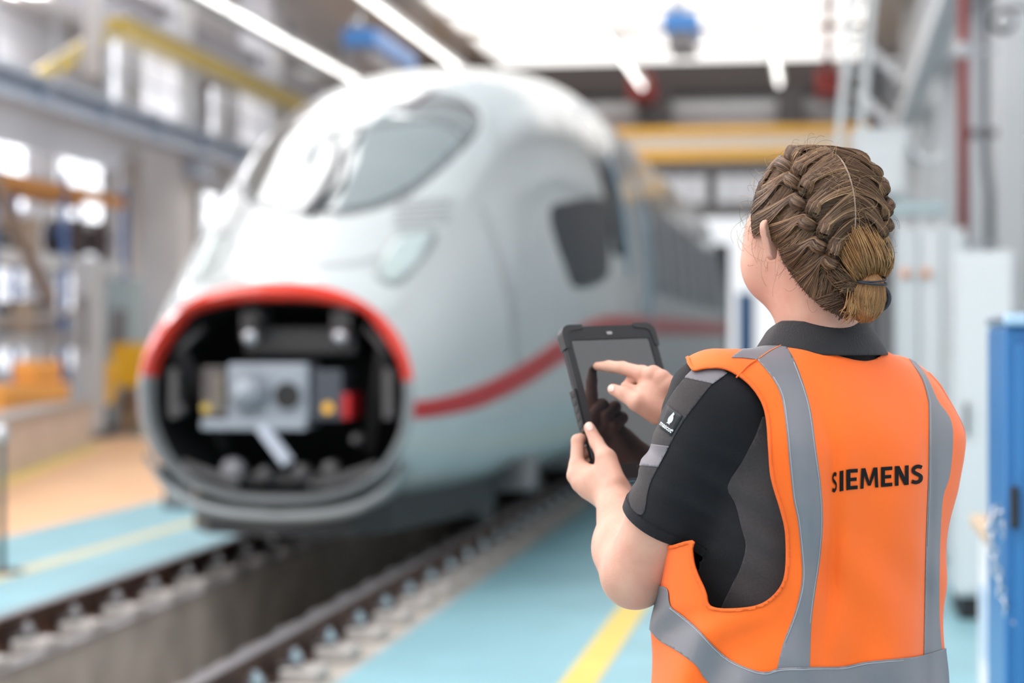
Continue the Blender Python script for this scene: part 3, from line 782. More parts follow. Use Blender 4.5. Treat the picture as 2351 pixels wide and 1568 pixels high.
# switch box on a post frame
sb = thing('switch_cabinet', 'light grey switch box on a post frame behind the worker\'s head', 'cabinet', (.45, 15, 0))
MB().box(.22, .62, 14.9, 15.2, 2.58, 3.08, .012).build('box', M_cab, sb)
MB().box(.26, .58, 14.88, 14.9, 2.62, 2.96, .006).build('door', M_cab2, sb)
MB().box(.5, .9, 14.92, 15.05, 2.44, 2.55, .006).build('cross_beam', M_teal, sb)
for x in (.27, .56, .72, .86): MB().box(x - .03, x + .03, 14.95, 15.01, 0, 2.58 if x < .7 else 2.44).build('post', M_cab2, sb)
MB().tube([(.60, 15, 3.1), (.64, 15, 2.95), (.72, 15, 2.85), (.83, 15, 2.83), (.9, 15, 2.9)], .03, 8).build('cable', M_cab2, sb, True)
# row of lockers
for k in range(3):
    x0 = .50 + k * .155
    lk = thing('narrow_locker', ('pale grey narrow locker with an orange lamp, under the switch box', 'pale grey narrow locker with an orange lamp, beside the first one', 'pale grey narrow locker carrying a yellow notice')[k], 'locker', (x0 + .07, 14.0, 0), 'narrow lockers behind the worker')
    MB().box(x0, x0 + .145, 13.8, 14.3, 0.05, 2.28, .006).build('body', (M_cab, M_cab2, M_cab)[k], lk)
    MB().box(x0 + .01, x0 + .135, 13.82, 14.28, 0, .05).build('plinth', M_dgrey, lk)
    MB().box(x0 + .105, x0 + .118, 13.785, 13.80, 1.0, 1.14).build('handle', M_dgrey, lk)
    if k < 2: MB().lathe((x0 + (.055, .04)[k], 13.8, 1.97), (0, -1, 0), [(.035, 0), (.035, .03), (.02, .045), (.001, .048)], 14).build('lamp', mat('orange_lamp', (.75, .35, .2), .3), lk, True)
    else: MB().box(x0 + .02, x0 + .10, 13.79, 13.80, 1.36, 1.50).build('notice', M_yel2, lk)
# ladder and stair behind the head
ld = thing('ladder', 'pale aluminium ladder leaning beside the steel stair', 'ladder', P(1868, 1215, 16.0))
q0, q1 = P(1868, 1215, 16.0), P(1990, -120, 16.3); q0[2] = 0
for o in (-.085, .085):
    MB().beam(q0 + (o, 0, 0), q1 + (o, 0, 0), .035, .06).build('stile', M_cab2, ld)
nr = 15
for i in range(nr):
    p = q0 + (q1 - q0) * (i + .7) / nr; MB().cyl(p - (.085, 0, 0), p + (.085, 0, 0), .015, n=8).build('rung', M_lgrey, ld, True)
stt = thing('steel_stair', 'grey steel stair with white handrails below the roof', 'stair', (.4, 18, 0))
for (a, b) in (((1985, 105), (2066, 182)), ((1968, 212), (2048, 290))):
    MB().beam(P(*a, 18), P(*b, 18), .10, .08).build('handrail', M_offw, stt)
for px, y0, nm, m in ((2046, 170, 'post', M_mgrey), (2003, 130, 'post', M_dgrey), (2020, 250, 'post', M_mgrey)):
    t = P(px, y0, 18); MB().box(t[0] - .03, t[0] + .03, t[1] - .03, t[1] + .03, 0, t[2]).build(nm, m, stt)
MB().box(xat(1970, 18), xat(2060, 18), 17.6, 18.2, 2.6, 2.7).build('landing', M_lgrey, stt)
for k in range(5):
    p = P(1975 + k * 17, 150 + k * 16, 18.2); MB().box(p[0] - .12, p[0] + .12, p[1] - .1, p[1] + .1, p[2] - .015, p[2] + .015).build('tread', M_mgrey, stt)

# ------------------------------------------------------------------ far end: truss, crane, gate post
tr = thing('roof_truss', 'dark transverse roof truss at the far end above the yellow crane', 'truss', (-5, 50, 6.6))
MB().box(-12.5, .35, 49.9, 50.3, 7.75, 8.5).build('top_chord', mat('truss_brown_grey', (.055, .045, .045), .5), tr)
MB().box(-12.5, .35, 49.85, 50.25, 7.60, 7.80).build('dark_flange', M_black, tr)
MB().box(-12.5, .35, 49.9, 50.2, 7.25, 7.50).build('pale_strip', M_lgrey, tr)
MB().box(-12.5, .35, 50.0, 50.3, 6.55, 7.25).build('web_panel', M_wall2, tr)
for x in (-11.8, -8.3, -4.45, -3.9, -.95, -.6): MB().box(x - .16, x + .16, 49.6, 49.9, 6.5, 7.75).build('hanger', M_dgrey, tr)
cr = thing('overhead_crane', 'yellow overhead travelling crane spanning the far end of the hall', 'crane', (-5, 45, 5.55))
MB().box(-10.45, 1.34, 44.8, 45.2, 5.58, 5.82).build('lower_flange', M_yel, cr)
MB().box(-10.45, 1.34, 44.85, 45.15, 5.82, 6.15).build('web', M_pale, cr)
MB().box(-10.45, 1.34, 44.8, 45.2, 6.15, 6.34).build('upper_flange', M_yel, cr)
for x in (-10.57, 1.52): MB().box(x - .14, x + .14, 43.6, 46.4, 5.75, 6.25, .03).build('end_carriage', M_yel, cr)
MB().box(-9, -7.6, 44.5, 45.5, 5.2, 5.58, .03).build('hoist_trolley', M_yel2, cr)
rw = thing('crane_runway', 'pale steel crane runway on the right wall', 'beam', (1.5, 40, 5.5)); MB().box(1.36, 1.67, 20, 61.5, 5.45, 5.74).build('runway_beam', M_white, rw)
bb = thing('blue_container', 'blue container standing beyond the end of the train', 'container', (xat(1708, 48), yat(1708, 48), 0))
x, y = xat(1708, 48), yat(1708, 48); MB().box(x - .16, x + .16, y, y + 3, 0.08, 2.7).build('body', M_bluem, bb)
for k in range(3): MB().box(x - .14 + k * .11, x - .09 + k * .11, y - .03, y, .1, 2.65).build('rib', M_bluem, bb)
for s_ in (-.1, .1): MB().box(x + s_ - .05, x + s_ + .05, y + .1, y + 2.9, 0, .08).build('skid', M_dgrey, bb)

# ------------------------------------------------------------------ under the roof
fxs = [(-10.6, 'over the storage bay edge'), (-7.9, 'beside the blue heater on the beige deck'), (-4.2, 'beside the red sprinkler main'), (-1.0, 'between the red pipes')]
for x, wh in fxs:
    for k in range(6):
        y = 24.5 + k * 4.1
        lit = True
        f = thing('strip_light', 'white fluorescent strip light hung ' + wh, 'light', (x, y, 7.45), 'strip lights ' + wh)
        MB().box(x - .10, x + .10, y - 1.95, y + 1.95, 7.53, 7.62).build('housing', M_white, f)
        MB().cyl((x, y - 1.9, 7.50), (x, y + 1.9, 7.50), .035, n=10).build('tube', M_tube, f, True)
        for dy in (-1.5, 1.5): MB().cyl((x, y + dy, 7.62), (x, y + dy, ZC), .012, n=6).build('hanger_rod', M_lgrey, f)
for (x, y0, y1, z, lab) in ((-8.6, 36.5, 40.3, 6.75, 'long blue unit heater under the beige roof deck'), (-2.62, 37.0, 38.6, 6.98, 'small blue unit heater under the bright skylight')):
    h = thing('unit_heater', lab, 'heater', (x, y0, z))
    MB().box(x - .33, x + .33, y0, y1, z + .30, z + .65, .04).build('casing', M_blueh, h)
    MB().box(x - .24, x + .24, y0 + .08, y1 - .08, z, z + .30, .02).build('outlet', M_wall2, h)
    for yy in (y0 + .3, y1 - .3): MB().cyl((x, yy, z + .65), (x, yy, ZC), .02, n=6).build('hanger_rod', M_lgrey, h)
    MB().cyl((x - .1, y0 + .3, z + .65), (x - .1, y0 + .3, z + .95), .09, n=14).build('flue', M_zinc, h, True)
    for k in range(3): MB().box(x - .2, x + .2, y0 - .01, y0, z + .06 + k * .08, z + .10 + k * .08).build('louvre', M_mgrey, h)
for (x, lab) in ((-4.34, 'dark red sprinkler main under the bright skylight'), (.12, 'dark red sprinkler main beside the right wall')):
    s_ = thing('sprinkler_main', lab, 'pipe', (x, 40, 7.8))
    MB().cyl((x, 20, 7.8), (x, 49.8, 7.8), .075, n=14).build('pipe', M_red, s_, True)
    MB().box(x - .28, x + .28, 47.6, 49.4, 7.35, 7.95, .05).build('valve_box', M_red, s_)
    for k in range(9): MB().cyl((x, 21 + k * 3.1, 7.8), (x, 21 + k * 3.1, ZC), .015, n=6).build('hanger_rod', M_red, s_)

# ------------------------------------------------------------------ left-hand side
M_conw = mat('parapet_concrete', (.64, .54, .48), .75, var=.1, vscale=2)
pw = struct('wall_parapet', MB().prism([WP0, WP1, WP1 - wpn * .42, WP0 - wpn * .42], (0, 0, .60)), M_conw, 'low beige concrete wall at the edge of the orange floor')
MB().prism([WP0 + wpn * .03 + (0, 0, .6), WP1 + wpn * .03 + wpd * .03 + (0, 0, .6), WP1 - wpn * .45 + wpd * .03 + (0, 0, .6), WP0 - wpn * .45 + (0, 0, .6)], (0, 0, .07)).build('coping', M_concl, pw)
for k, y in enumerate((20.4, 33.6, 39.4, 48.2)):
    c = thing('column', 'white painted hall column with a blue-grey corbel', 'column', (-11.35, y, 0), 'columns along the storage bay')
    MB().box(-11.7, -11.0, y - .35, y + .35, 0, ZC + .1, .02).build('shaft', M_offw, c)
    MB().box(-11.0, -10.6, y - .25, y + .25, 4.35, 4.7).build('corbel', M_bgrey, c)
    MB().box(-11.75, -10.95, y - .4, y + .4, 0, .25).build('base', M_concl, c)
gb = thing('gallery_beam', 'long blue-grey steel beam carried by the white columns', 'beam', (-10.75, 34, 4.7))
MB().box(-10.95, -10.5, 18, 50.8, 4.70, 4.78).build('lower_flange', M_bgrey, gb)
MB().box(-10.76, -10.70, 18, 50.8, 4.78, 5.07).build('web', M_bgrey, gb)
MB().box(-10.95, -10.5, 18, 50.8, 5.07, 5.15).build('upper_flange', M_bgrey, gb)
for k in range(14): MB().box(-10.94, -10.51, 19 + k * 2.4, 19.03 + k * 2.4, 4.78, 5.07).build('stiffener', M_bgrey, gb)
rl = thing('gallery_railing', 'grey steel railing standing on the blue-grey beam', 'railing', (-10.7, 30, 5.15))
for k in range(12): MB().cyl((-10.7, 18.4 + k * 2.1, 5.15), (-10.7, 18.4 + k * 2.1, 6.2), .028, n=8).build('post', M_lgrey, rl, True)
for z in (5.65, 6.2): MB().cyl((-10.7, 18.2, z), (-10.7, 42.5, z), .026, n=8).build('rail_bar', M_lgrey, rl, True)
yr = thing('crane_runway', 'ochre yellow crane runway beam below the roof', 'beam', (-11, 40, 6.3))
MB().box(-11.15, -10.8, 30, 50.8, 6.32, 6.62).build('web_beam', M_yel2, yr); MB().box(-11.2, -10.75, 30, 50.8, 6.62, 6.68).build('rail_plate', M_lgrey, yr)
MB().beam((-11.0, 30.05, 6.45), (-11.9, 29.2, 5.6), .25, .25).build('end_strut', M_yel2, yr)
ct = thing('cable_tray', 'dark grey cable tray running under the roof above the yellow beam', 'cable tray', (-11.6, 35, 7.2))
MB().box(-12.2, -11.3, 18, 50.8, 7.05, 7.35).build('tray', mat('tray_grey', (.28, .26, .28), .5), ct)
MB().box(-11.2, -11.0, 18, 50.8, 7.55, 7.75).build('duct', M_lgrey, ct)
for k in range(8): MB().box(-11.8, -11.7, 19 + k * 4, 19.1 + k * 4, 7.35, ZC).build('hanger', M_mgrey, ct)
# gallery machines behind the railing
for k, (y, z, h, m, lab) in enumerate(((22.6, 5.15, 1.5, M_dgrey, 'dark grey machine housing on the gallery behind the railing'), (25.0, 5.15, 1.2, M_mgrey, 'mid grey machine housing on the gallery behind the railing'), (26.2, 5.15, 1.7, M_dgrey, 'narrow black machine housing on the gallery by the white pipes'))):
    g = thing('machine_housing', lab, 'machine', (-11.9, y, z)); MB().box(-12.4, -11.4 - .3, y - .45, y + .45, z, z + h, .03).build('casing', m, g); MB().box(-11.7, -11.68, y - .3, y + .3, z + .3, z + h - .3).build('panel', M_mgrey if m is M_dgrey else M_dgrey, g)
gd = struct('floor', MB().box(-14.5, -10.96, 18, 50.8, 5.05, 5.15), M_lgrey, 'grey gallery deck above the storage bay')
vp = thing('white_downpipes', 'pair of white vertical pipes standing on the gallery', 'pipe', P(215, 190, 27.3))
for px in (203, 222):
    b = P(px, 190, 27.3); MB().cyl((b[0], b[1], 5.15), (b[0], b[1], ZC), .07, n=14).build('pipe', M_white, vp, True)
# pallet rack
rk = thing('pallet_rack', 'pallet rack with blue uprights, orange upper and white lower beams', 'rack', (-12.3, 29, 0))
RX0, RX1 = -12.75, -11.92; RY = (24.6, 27.4, 30.2, 33.0); RC = (RX0 + RX1) / 2
for y in RY:
    for x in (RX0, RX1): MB().box(x - .05, x + .05, y - .06, y + .06, 0, 4.15).build('upright', M_rackb, rk)
    for z in (.5, 1.5, 2.2, 3.0): MB().beam((RX0, y, z), (RX1, y, z + .35), .03, .03).build('brace', M_rackb, rk)
for x in (RX0, RX1):
    for z, m in ((3.80, M_oran), (2.66, M_white), (1.4, M_lgrey)):
        for a, b in zip(RY[:-1], RY[1:]): MB().box(x - .03, x + .03, a + .06, b - .06, z, z + .20).build('beam', m, rk)
for z in (4.0, 2.86, 1.6):
    for k in range(17): MB().box(RX0, RX1, 24.75 + k * .485, 25.15 + k * .485, z, z + .025).build('deck_board', M_lgrey, rk)
# drums standing on the rack
for k, y in enumerate((31.3, 32.35)):
    wv = thing('cable_drum', ('brown-black drum standing on the white rack shelf beside the crates', 'brown-black drum at the end of the white rack shelf')[k], 'drum', (RC, y, 2.885), 'drums on the rack')
    c = np.array([RC, y, 2.885 + .33])
    for dx in (-.22, .22): MB().lathe(c + (dx, 0, 0), (1, 0, 0), [(.02, -.02), (.33, -.02), (.33, .02), (.02, .02)], 28).build('flange', mat('drum_brown', (.06, .035, .03), .5), wv)
    MB().cyl(c - (.2, 0, 0), c + (.2, 0, 0), .2, n=24).build('winding', M_dgrey, wv, True)
    MB().cyl(c - (.26, 0, 0), c + (.26, 0, 0), .05, n=14).build('hub', M_mgrey, wv, True)
# goods on the rack
goods = [('crate', 'grey', M_mgrey), ('crate', 'pale grey', M_lgrey), ('carton', 'white', M_white), ('crate', 'dark grey', M_dgrey), ('carton', 'brown', mat('cardboard', (.50, .38, .27), .7))]
spots = [(25.3, 2.885), (26.1, 2.885), (26.9, 2.885), (28.2, 2.885), (29.2, 2.885), (25.2, 1.625), (26.0, 1.625), (26.8, 1.625), (28.1, 1.625), (29.0, 1.625), (29.7, 1.625), (30.9, 1.625), (32.0, 1.625), (25.3, .0), (26.4, .0), (28.2, 0), (29.2, .0), (31.1, 0), (32.2, 0)]
sh = {2.885: 'white beam shelf', 1.625: 'middle rack shelf', 0: 'floor under the rack'}
for i, (y, z) in enumerate(spots):
    nm, cn, m = goods[i % 5]; h = .28 + .25 * RNG.random(); wd = .24 + .08 * RNG.random()
    o = thing(nm, '%s %s stored on the %s' % (cn, nm, sh[z]), nm, (RC, y, z), 'goods on the pallet rack')
    MB().box(RX0 + .1, RX1 - .1, y - wd, y + wd, z, z + h, .015).build('box', m, o)
    MB().box(RX0 + .09, RX1 - .09, y - wd - .01, y + wd + .01, z + h - .06, z + h - .02).build('rim', m, o)
    MB().box(RX1 - .1, RX1 - .088, y - .06, y + .06, z + h * .4, z + h * .6).build('card', M_white, o)
# yellow lifting jacks at the end of the low wall
M_jack = mat('jack_yellow', (.92, .50, .02), .35)
for k, (px, d, w_, z0, z1) in enumerate(((238, 31.5, .36, .52, 1.2), (300, 32.5, .52, .78, 1.48))):
    x, y = xat(px, d), yat(px, d)
    j = thing('lifting_jack', ('slim yellow lifting jack head on a dark tapering stand', 'wide yellow lifting jack head on a wooden block stand')[k], 'jack', (x, y, 0))
    t = .55 if k == 0 else .85
    MB().prism([(x - w_ / 2 * t, y - .2, z0), (x + w_ / 2 * t, y - .2, z0), (x + w_ / 2, y - .2, z1 - .1), (x + w_ / 2 * .9, y - .2, z1), (x - w_ / 2 * .9, y - .2, z1), (x - w_ / 2, y - .2, z1 - .1)], (0, .4, 0)).build('head', M_jack, j)
    MB().cyl((x, y, .1), (x, y, z0), .09, n=12).build('spindle', M_dgrey, j, True)
    MB().box(x - .2, x + .2, y - .2, y + .2, 0, .12, .02).build('base', M_dgrey if k == 0 else mat('wood_block', (.28, .17, .10), .6), j)
    if k: MB().box(x - .16, x + .16, y - .16, y + .16, .12, z0 - .1, .02).build('block', mat('wood_block', (.28, .17, .10), .6), j); MB().lathe((x, y - .16, .5), (0, -1, 0), [(.08, 0), (.08, .02), (.03, .02), (.001, .01)], 14).build('bolt_head', M_black, j)
# orange machine behind the low wall, brown boom, teal machine, hoses
om = thing('orange_floor_machine', 'orange machine behind the low concrete wall', 'machine', (-10.8, 25.8, 0))
MB().box(-10.98, -10.55, 24.6, 27.0, .25, .95, .08).build('body', M_oran, om); MB().box(-10.95, -10.6, 25.8, 26.8, .95, 1.25, .06).build('hood', M_oran, om)
for y in (25.0, 26.6): MB().cyl((-10.57, y, .25), (-10.47, y, .25), .25, n=18).build('wheel', M_black, om)
bm_ = thing('tilted_brown_boom', 'brown steel boom slanting in front of the rack', 'boom', P(118, 695, 28.4) * (1, 1, 0))
p0, p1 = P(-15, 415, 26.4), P(118, 695, 28.4); foot = p1.copy(); foot[2] = 0
MB().beam(p0, p1, .14, .14).build('boom', mat('boom_brown', (.26, .20, .17), .5), bm_); MB().beam(p1, foot, .08, .08).build('mast', M_mgrey, bm_)
MB().box(foot[0] - .1, foot[0] + .1, foot[1] - .3, foot[1] + .3, 0, .08).build('base_plate', M_dgrey, bm_)
for k, (px, y0, d, wd, m, lab) in enumerate(((205, 600, 30.8, .30, M_lgrey, 'pale grey machine column behind the yellow jacks'), (287, 640, 33.4, .45, M_teal, 'teal machine frame behind the wide yellow jack'), (325, 660, 36.5, .38, M_bgrey, 'blue-grey cupboard beside the teal machine'), (255, 690, 35.6, .2, M_dgrey, 'dark narrow post between the yellow jacks'))):
    x, y = xat(px, d), yat(px, d); o = thing('machine_column', lab, 'machine', (x, y, 0))
    MB().box(x - wd / 2, x + wd / 2, y - .3, y + .3, .1, zat(y0, d), .02).build('column', m, o); MB().box(x - wd / 2 - .05, x + wd / 2 + .05, y - .35, y + .35, 0, .1).build('foot', M_dgrey, o)
    MB().box(x - wd * .3, x + wd * .3, y - .32, y - .30, zat(y0, d) * .5, zat(y0, d) * .8).build('panel', M_mgrey, o)
hs = thing('hose_rail', 'pale hoses sagging between thin supports in front of the rack', 'hose', P(60, 740, 27.3) * (1, 1, 0))
for pts in (((-20, 730), (60, 735), (130, 720), (180, 712)), ((-20, 748), (50, 742), (110, 755), (165, 780))):
    MB().tube(spline([P(*q, (26.2, 27.3, 28.4, 29.2)[i]) for i, q in enumerate(pts)], 6), .035, 8).build('hose', M_concl, hs, True)
for px, d in ((-20, 26.2), (180, 29.2)):
    e = P(px, 712, d); MB().cyl((e[0], e[1], 0), (e[0], e[1], e[2]), .03, n=8).build('support', M_lgrey, hs)
M_board = mat('white_board', (.93, .93, .95), .5)
for y0, y1, z0, z1, x, lab in ((36.0, 40.8, 0, 5.0, -13.1, 'tall white partition board behind the yellow jacks'), (33.0, 37.0, 5.155, 6.8, -12.1, 'broad white board standing on the gallery deck'), (38.6, 41.4, 5.155, 6.6, -12.1, 'narrow white board standing on the gallery deck')):
    pb = thing('partition_board', lab, 'board', (x, (y0 + y1) / 2, z0))
    MB().box(x - .03, x + .03, y0, y1, z0 + .02, z1).build('panel', M_board, pb)
    for y in (y0, (y0 + y1) / 2, y1): MB().box(x - .05, x + .05, y - .03, y + .03, z0, z1).build('frame_post', M_white, pb)
# guard post on the pale yellow line
x, y = xat(4, 13.0), yat(4, 13.0)
gd_ = thing('guard_post', 'dark green guard post with a silver ball top on the blue floor', 'post', (x, y, 0))
MB().cyl((x, y, .03), (x, y, .86), .022, n=12).build('pole', mat('dark_green_post', (.03, .07, .07), .4), gd_, True)
MB().lathe((x, y, .86), (0, 0, 1), [(.03, 0), (.045, .03), (.05, .06), (.04, .095), (.001, .11)], 16).build('ball_top', M_zinc, gd_, True)
MB().lathe((x, y, 0), (0, 0, 1), [(.14, 0), (.14, .015), (.03, .035), (.001, .036)], 20).build('base', M_dgrey, gd_, True)
# small dark trolley under the far side of the nose
x, y = xat(402, 18.0), yat(402, 18.0)
tl = thing('rail_chock', 'dark steel stop block on the floor behind the train nose', 'chock', (x, y, 0))
MB().prism([(x - .12, y, 0), (x + .12, y, 0), (x + .10, y, .33), (x - .08, y, .33)], (0, .2, 0)).build('block', M_dgrey, tl)
MB().lathe((x, y, .12), (0, -1, 0), [(.07, 0), (.07, .02), (.05, .04), (.001, .045)], 16).build('roller', M_concl, tl, True)
# ------------------------------------------------------------------ worker (modelled in the camera frame: right, up, depth)
def C(px, py, d): return np.array([(px - 1175.5) / FPX * d, (784 - py) / FPX * d, d])
def cpx(V): return 1175.5 + FPX * V[:, 0] / V[:, 2], 784 - FPX * V[:, 1] / V[:, 2]
def nrm(v): v = np.asarray(v, float); return v / np.linalg.norm(v)
PSI = math.radians(41.0)
BO = C(1890, 800, 2.85)                                   # base of the neck
BF = np.array([-math.sin(PSI), 0, math.cos(PSI)]); BR = np.array([math.cos(PSI), 0, math.sin(PSI)]); BU = np.array([0, 1.0, 0])
def tob(p): q = p - BO; return q @ BR, q @ BF, -(q @ BU)  # x right, y forward, h down
def frb(x, y, h): return BO + np.multiply.outer(np.asarray(x, float), BR) + np.multiply.outer(np.asarray(y, float), BF) - np.multiply.outer(np.asarray(h, float), BU)
def loft(p, H, A, Bd, YO, e=2.3, XO=None):
    x, y, h = tob(p)
    a = np.interp(h, H, A); b = np.interp(h, H, Bd); yo = np.interp(h, H, YO)
    if XO is not None: x = x - np.interp(h, H, XO)
    k = (np.abs(x / a) ** e + np.abs((y - yo) / b) ** e + 1e-12) ** (1 / e)
    d = (k - 1) * np.minimum(a, b)
    return np.maximum(np.maximum(d, (H[0] - h)), h - H[-1])
def resamp(H, *cols):
    h2 = np.linspace(H[0], H[-1], 60)
    return (h2,) + tuple(pchip(h2, H, c) for c in cols)

# joints
SHL = C(1652, 935, 2.745); ELL = C(1458, 1318, 2.85); WRL = C(1409, 1138, 3.03)
SHR = frb(.19, .035, .085); ELR = np.array([.47, -.27, 3.09]); WRR = C(1536, 932, 3.075)
# tablet frame
TD = nrm([.215, -.88, -.335]); TW0 = np.array([.150, .005, .083])
TW = nrm(TW0 - TD * (TW0 @ TD)); TN = np.cross(TW, TD); TN = TN if TN[2] < 0 else -TN   # towards the worker
TL = C(1287, 750, 3.15); TWI, THE = .172, .262
def tray(px, py, off=0.0):                                # pixel on the tablet's front plane, raised by off
    r = C(px, py, 1.0); t = ((TL + TN * off) @ TN) / (r @ TN); return r * t

# ---- body (skin)
tH = np.array([-.02, .02, .06, .12, .20, .30, .42, .55, .66, .80])
coreT = resamp(tH, [.06, .11, .165, .185, .18, .165, .150, .175, .19, .16], [.045, .06, .085, .105, .115, .11, .10, .12, .125, .10], [0, 0, .0, .005, .012, .015, .018, .01, .0, 0])
HC = C(1866, 528, 2.84)
AL = math.radians(21); PT = math.radians(5)
HF0 = np.array([-math.sin(AL), 0, math.cos(AL)]); HL = np.array([-math.cos(AL), 0, -math.sin(AL)])
HF = nrm(HF0 * math.cos(PT) - BU * math.sin(PT)); HU = nrm(BU * math.cos(PT) + HF0 * math.sin(PT))
HAX = (HL, HF, HU)
def hp(x, y, z): return HC + HL * x + HF * y + HU * z
def sdf_head(p):
    d = ellip(p, hp(0, -.012, .012), (.075, .094, .093), HAX)
    d = sminn(d, ellip(p, hp(0, .040, -.040), (.064, .060, .078), HAX), .03)
    d = sminn(d, ellip(p, hp(0, .045, -.082), (.048, .048, .038), HAX), .03)
    for s in (1, -1): d = sminn(d, ellip(p, hp(s * .050, .060, -.042), (.031, .034, .044), HAX), .03)
    for s in (1, -1): d = sminn(d, ellip(p, hp(s * .048, .052, .005), (.026, .035, .035), HAX), .02)
    d = sminn(d, ellip(p, hp(0, .082, -.106), (.020, .016, .015), HAX), .02)
    d = sminn(d, cone(p, hp(-.03, .088, .002), hp(.03, .088, .002), .011, .011), .015)
    for s in (1, -1): d = -sminn(-d, ellip(p, hp(s * .032, .108, -.016), (.017, .014, .010), HAX), .01)
    d = sminn(d, cone(p, hp(0, .098, -.012), hp(0, .115, -.047), .007, .011), .012)
    for s in (1, -1): d = sminn(d, ellip(p, hp(s * .010, .106, -.052), (.008, .008, .006), HAX), .006)
    d = sminn(d, ellip(p, hp(0, .097, -.076), (.022, .008, .005), HAX), .006)
    d = sminn(d, ellip(p, hp(0, .096, -.086), (.019, .009, .006), HAX), .006)
    d = sminn(d, cone(p, hp(0, -.022, -.055), BO + BF * .012 - BU * .03, .054, .062), .035)
    # left and right ear
    for s in (1, -1):
        ex = nrm(HL * s * .80 - HF * .60); ec = hp(s * .0835, -.026, -.018)
        ez = nrm(HU * .99 + HF * .05); ey = np.cross(ez, ex); ey = nrm(ey)
        q = p - ec; qx, qy, qz = q @ ex, q @ ey, q @ ez
        ta = np.clip((.012 - qz) / .033, 0, 1); d2 = np.hypot(qx - .003 * (1 - ta), qz - (.012 - .033 * ta)) - (.0155 - .0068 * ta)
        cup = qy - .18 * qx * np.sign(1) ; rimt = .0036 + .0022 * np.clip(1 + d2 / .006, 0, 1)
        e = np.sqrt(np.maximum(d2 + .003, 0) ** 2 + np.maximum(np.abs(cup) - rimt + .003, 0) ** 2) - .003 + np.minimum(np.maximum(d2 + .003, np.abs(cup) - rimt + .003), 0)
        d = sminn(d, e, .006)
    return d
def arm_sdf(p, S, E, W, fat=1.0):
    m = S * .35 + E * .65
    d = sminn(cone(p, S, m, .052, .047), cone(p, m, E, .047, .043), .02)
    f = E * .68 + W * .32
    d = sminn(d, cone(p, E, f, .044, .047), .03); d = sminn(d, cone(p, f, W, .046, .027), .03)
    return d
def fing(p, js, rs, k=.004):
    d = np.full(len(p), 1e3)
    for i in range(len(js) - 1): d = sminn(d, cone(p, js[i], js[i + 1], rs[i], rs[i + 1]), k)
    return d
# left hand holds the tablet: thumb on the front, fingers behind
bk = lambda px, py, o: tray(px, py, o)
tI = tray(1353, 982, .009); tM = tray(1369, 1015, .014)
LTH = [C(1412, 1108, 3.015), C(1392, 1054, 3.045), tM, tI]
kI, kM, kR, kP = C(1325, 1068, 3.075), C(1320, 1092, 3.065), C(1331, 1110, 3.055), C(1349, 1124, 3.045)
LFI = [kI, bk(1326, 1012, -.014), bk(1352, 1000, -.022), bk(1372, 1003, -.022)]
LFM = [kM, bk(1327, 1046, -.026), bk(1360, 1030, -.025), bk(1385, 1032, -.023)]
LFR = [kR, bk(1338, 1072, -.030), bk(1368, 1058, -.027), bk(1392, 1058, -.023)]
LFP = [kP, bk(1354, 1095, -.030), bk(1378, 1085, -.026), bk(1398, 1085, -.022)]
def sdf_handL(p):
    d = cone(p, WRL, (kI + kM) / 2 * .5 + WRL * .5, .027, .026)
    for k, r in ((kI, .0125), (kM, .0125), (kR, .0115), (kP, .0105)):
        d = sminn(d, cone(p, WRL * .75 + k * .25, k, .019, r), .011)
    d = sminn(d, cone(p, WRL * .7 + LTH[0] * .3, LTH[1], .019, .0145), .012)
    th = fing(p, LTH, (.017, .0135, .0105, .0088))
    f = np.minimum(np.minimum(fing(p, LFI, (.0115, .0098, .0088, .0075)), fing(p, LFM, (.0115, .0098, .0088, .0075))), np.minimum(fing(p, LFR, (.011, .0095, .0085, .007)), fing(p, LFP, (.010, .0085, .0075, .0065))))
    return sminn(sminn(d, th, .010), f, .005)
# right hand: index points at the screen, others curl
rIt = tray(1371, 841, .007)
rk = [C(1476, 858, 3.075), C(1500, 858, 3.055), C(1520, 868, 3.045), C(1536, 885, 3.04)]
RIN = [rk[0], rk[0] * .56 + rIt * .44 + np.array([0, .004, 0]), rk[0] * .26 + rIt * .74 + np.array([0, .003, 0]), rIt]
RMI = [rk[1], C(1452, 872, 3.105), C(1438, 890, 3.085), C(1462, 897, 3.07)]
RRI = [rk[2], C(1478, 880, 3.115), C(1458, 900, 3.10), C(1482, 910, 3.08)]
RPI = [rk[3], C(1502, 900, 3.11), C(1480, 918, 3.10), C(1502, 922, 3.08)]
RTH = [C(1508, 945, 3.045), C(1462, 924, 3.035), C(1434, 905, 3.05), C(1407, 894, 3.065)]
def sdf_handR(p):
    d = cone(p, WRR, WRR * .5 + (rk[1] + rk[2]) * .25, .028, .027)
    for k, r in zip(rk, (.0125, .0125, .0115, .0105)): d = sminn(d, cone(p, WRR * .8 + k * .2, k, .021, r), .011)
    d = sminn(d, ellip(p, C(1492, 915, 3.06), (.030, .026, .024)), .012)
    th = fing(p, RTH, (.020, .0135, .0115, .0088))
    f = fing(p, RIN, (.0118, .0100, .0088, .0068))
    for q in (RMI, RRI, RPI): f = np.minimum(f, fing(p, q, (.0112, .0098, .0090, .0075)))
    return sminn(sminn(d, th, .012), f, .006)
def sdf_armL(p): return sminn(arm_sdf(p, SHL, ELL, WRL), sdf_handL(p), .012)
def sdf_armR(p): return sminn(arm_sdf(p, SHR, ELR, WRR), sdf_handR(p), .012)
HIPL, HIPR = frb(-.095, .0, .72), frb(.095, .0, .72)
FTL, FTR = frb(-.12, .02, 0), frb(.12, -.02, 0); FTL[1] = -CAMZ + .09; FTR[1] = -CAMZ + .09
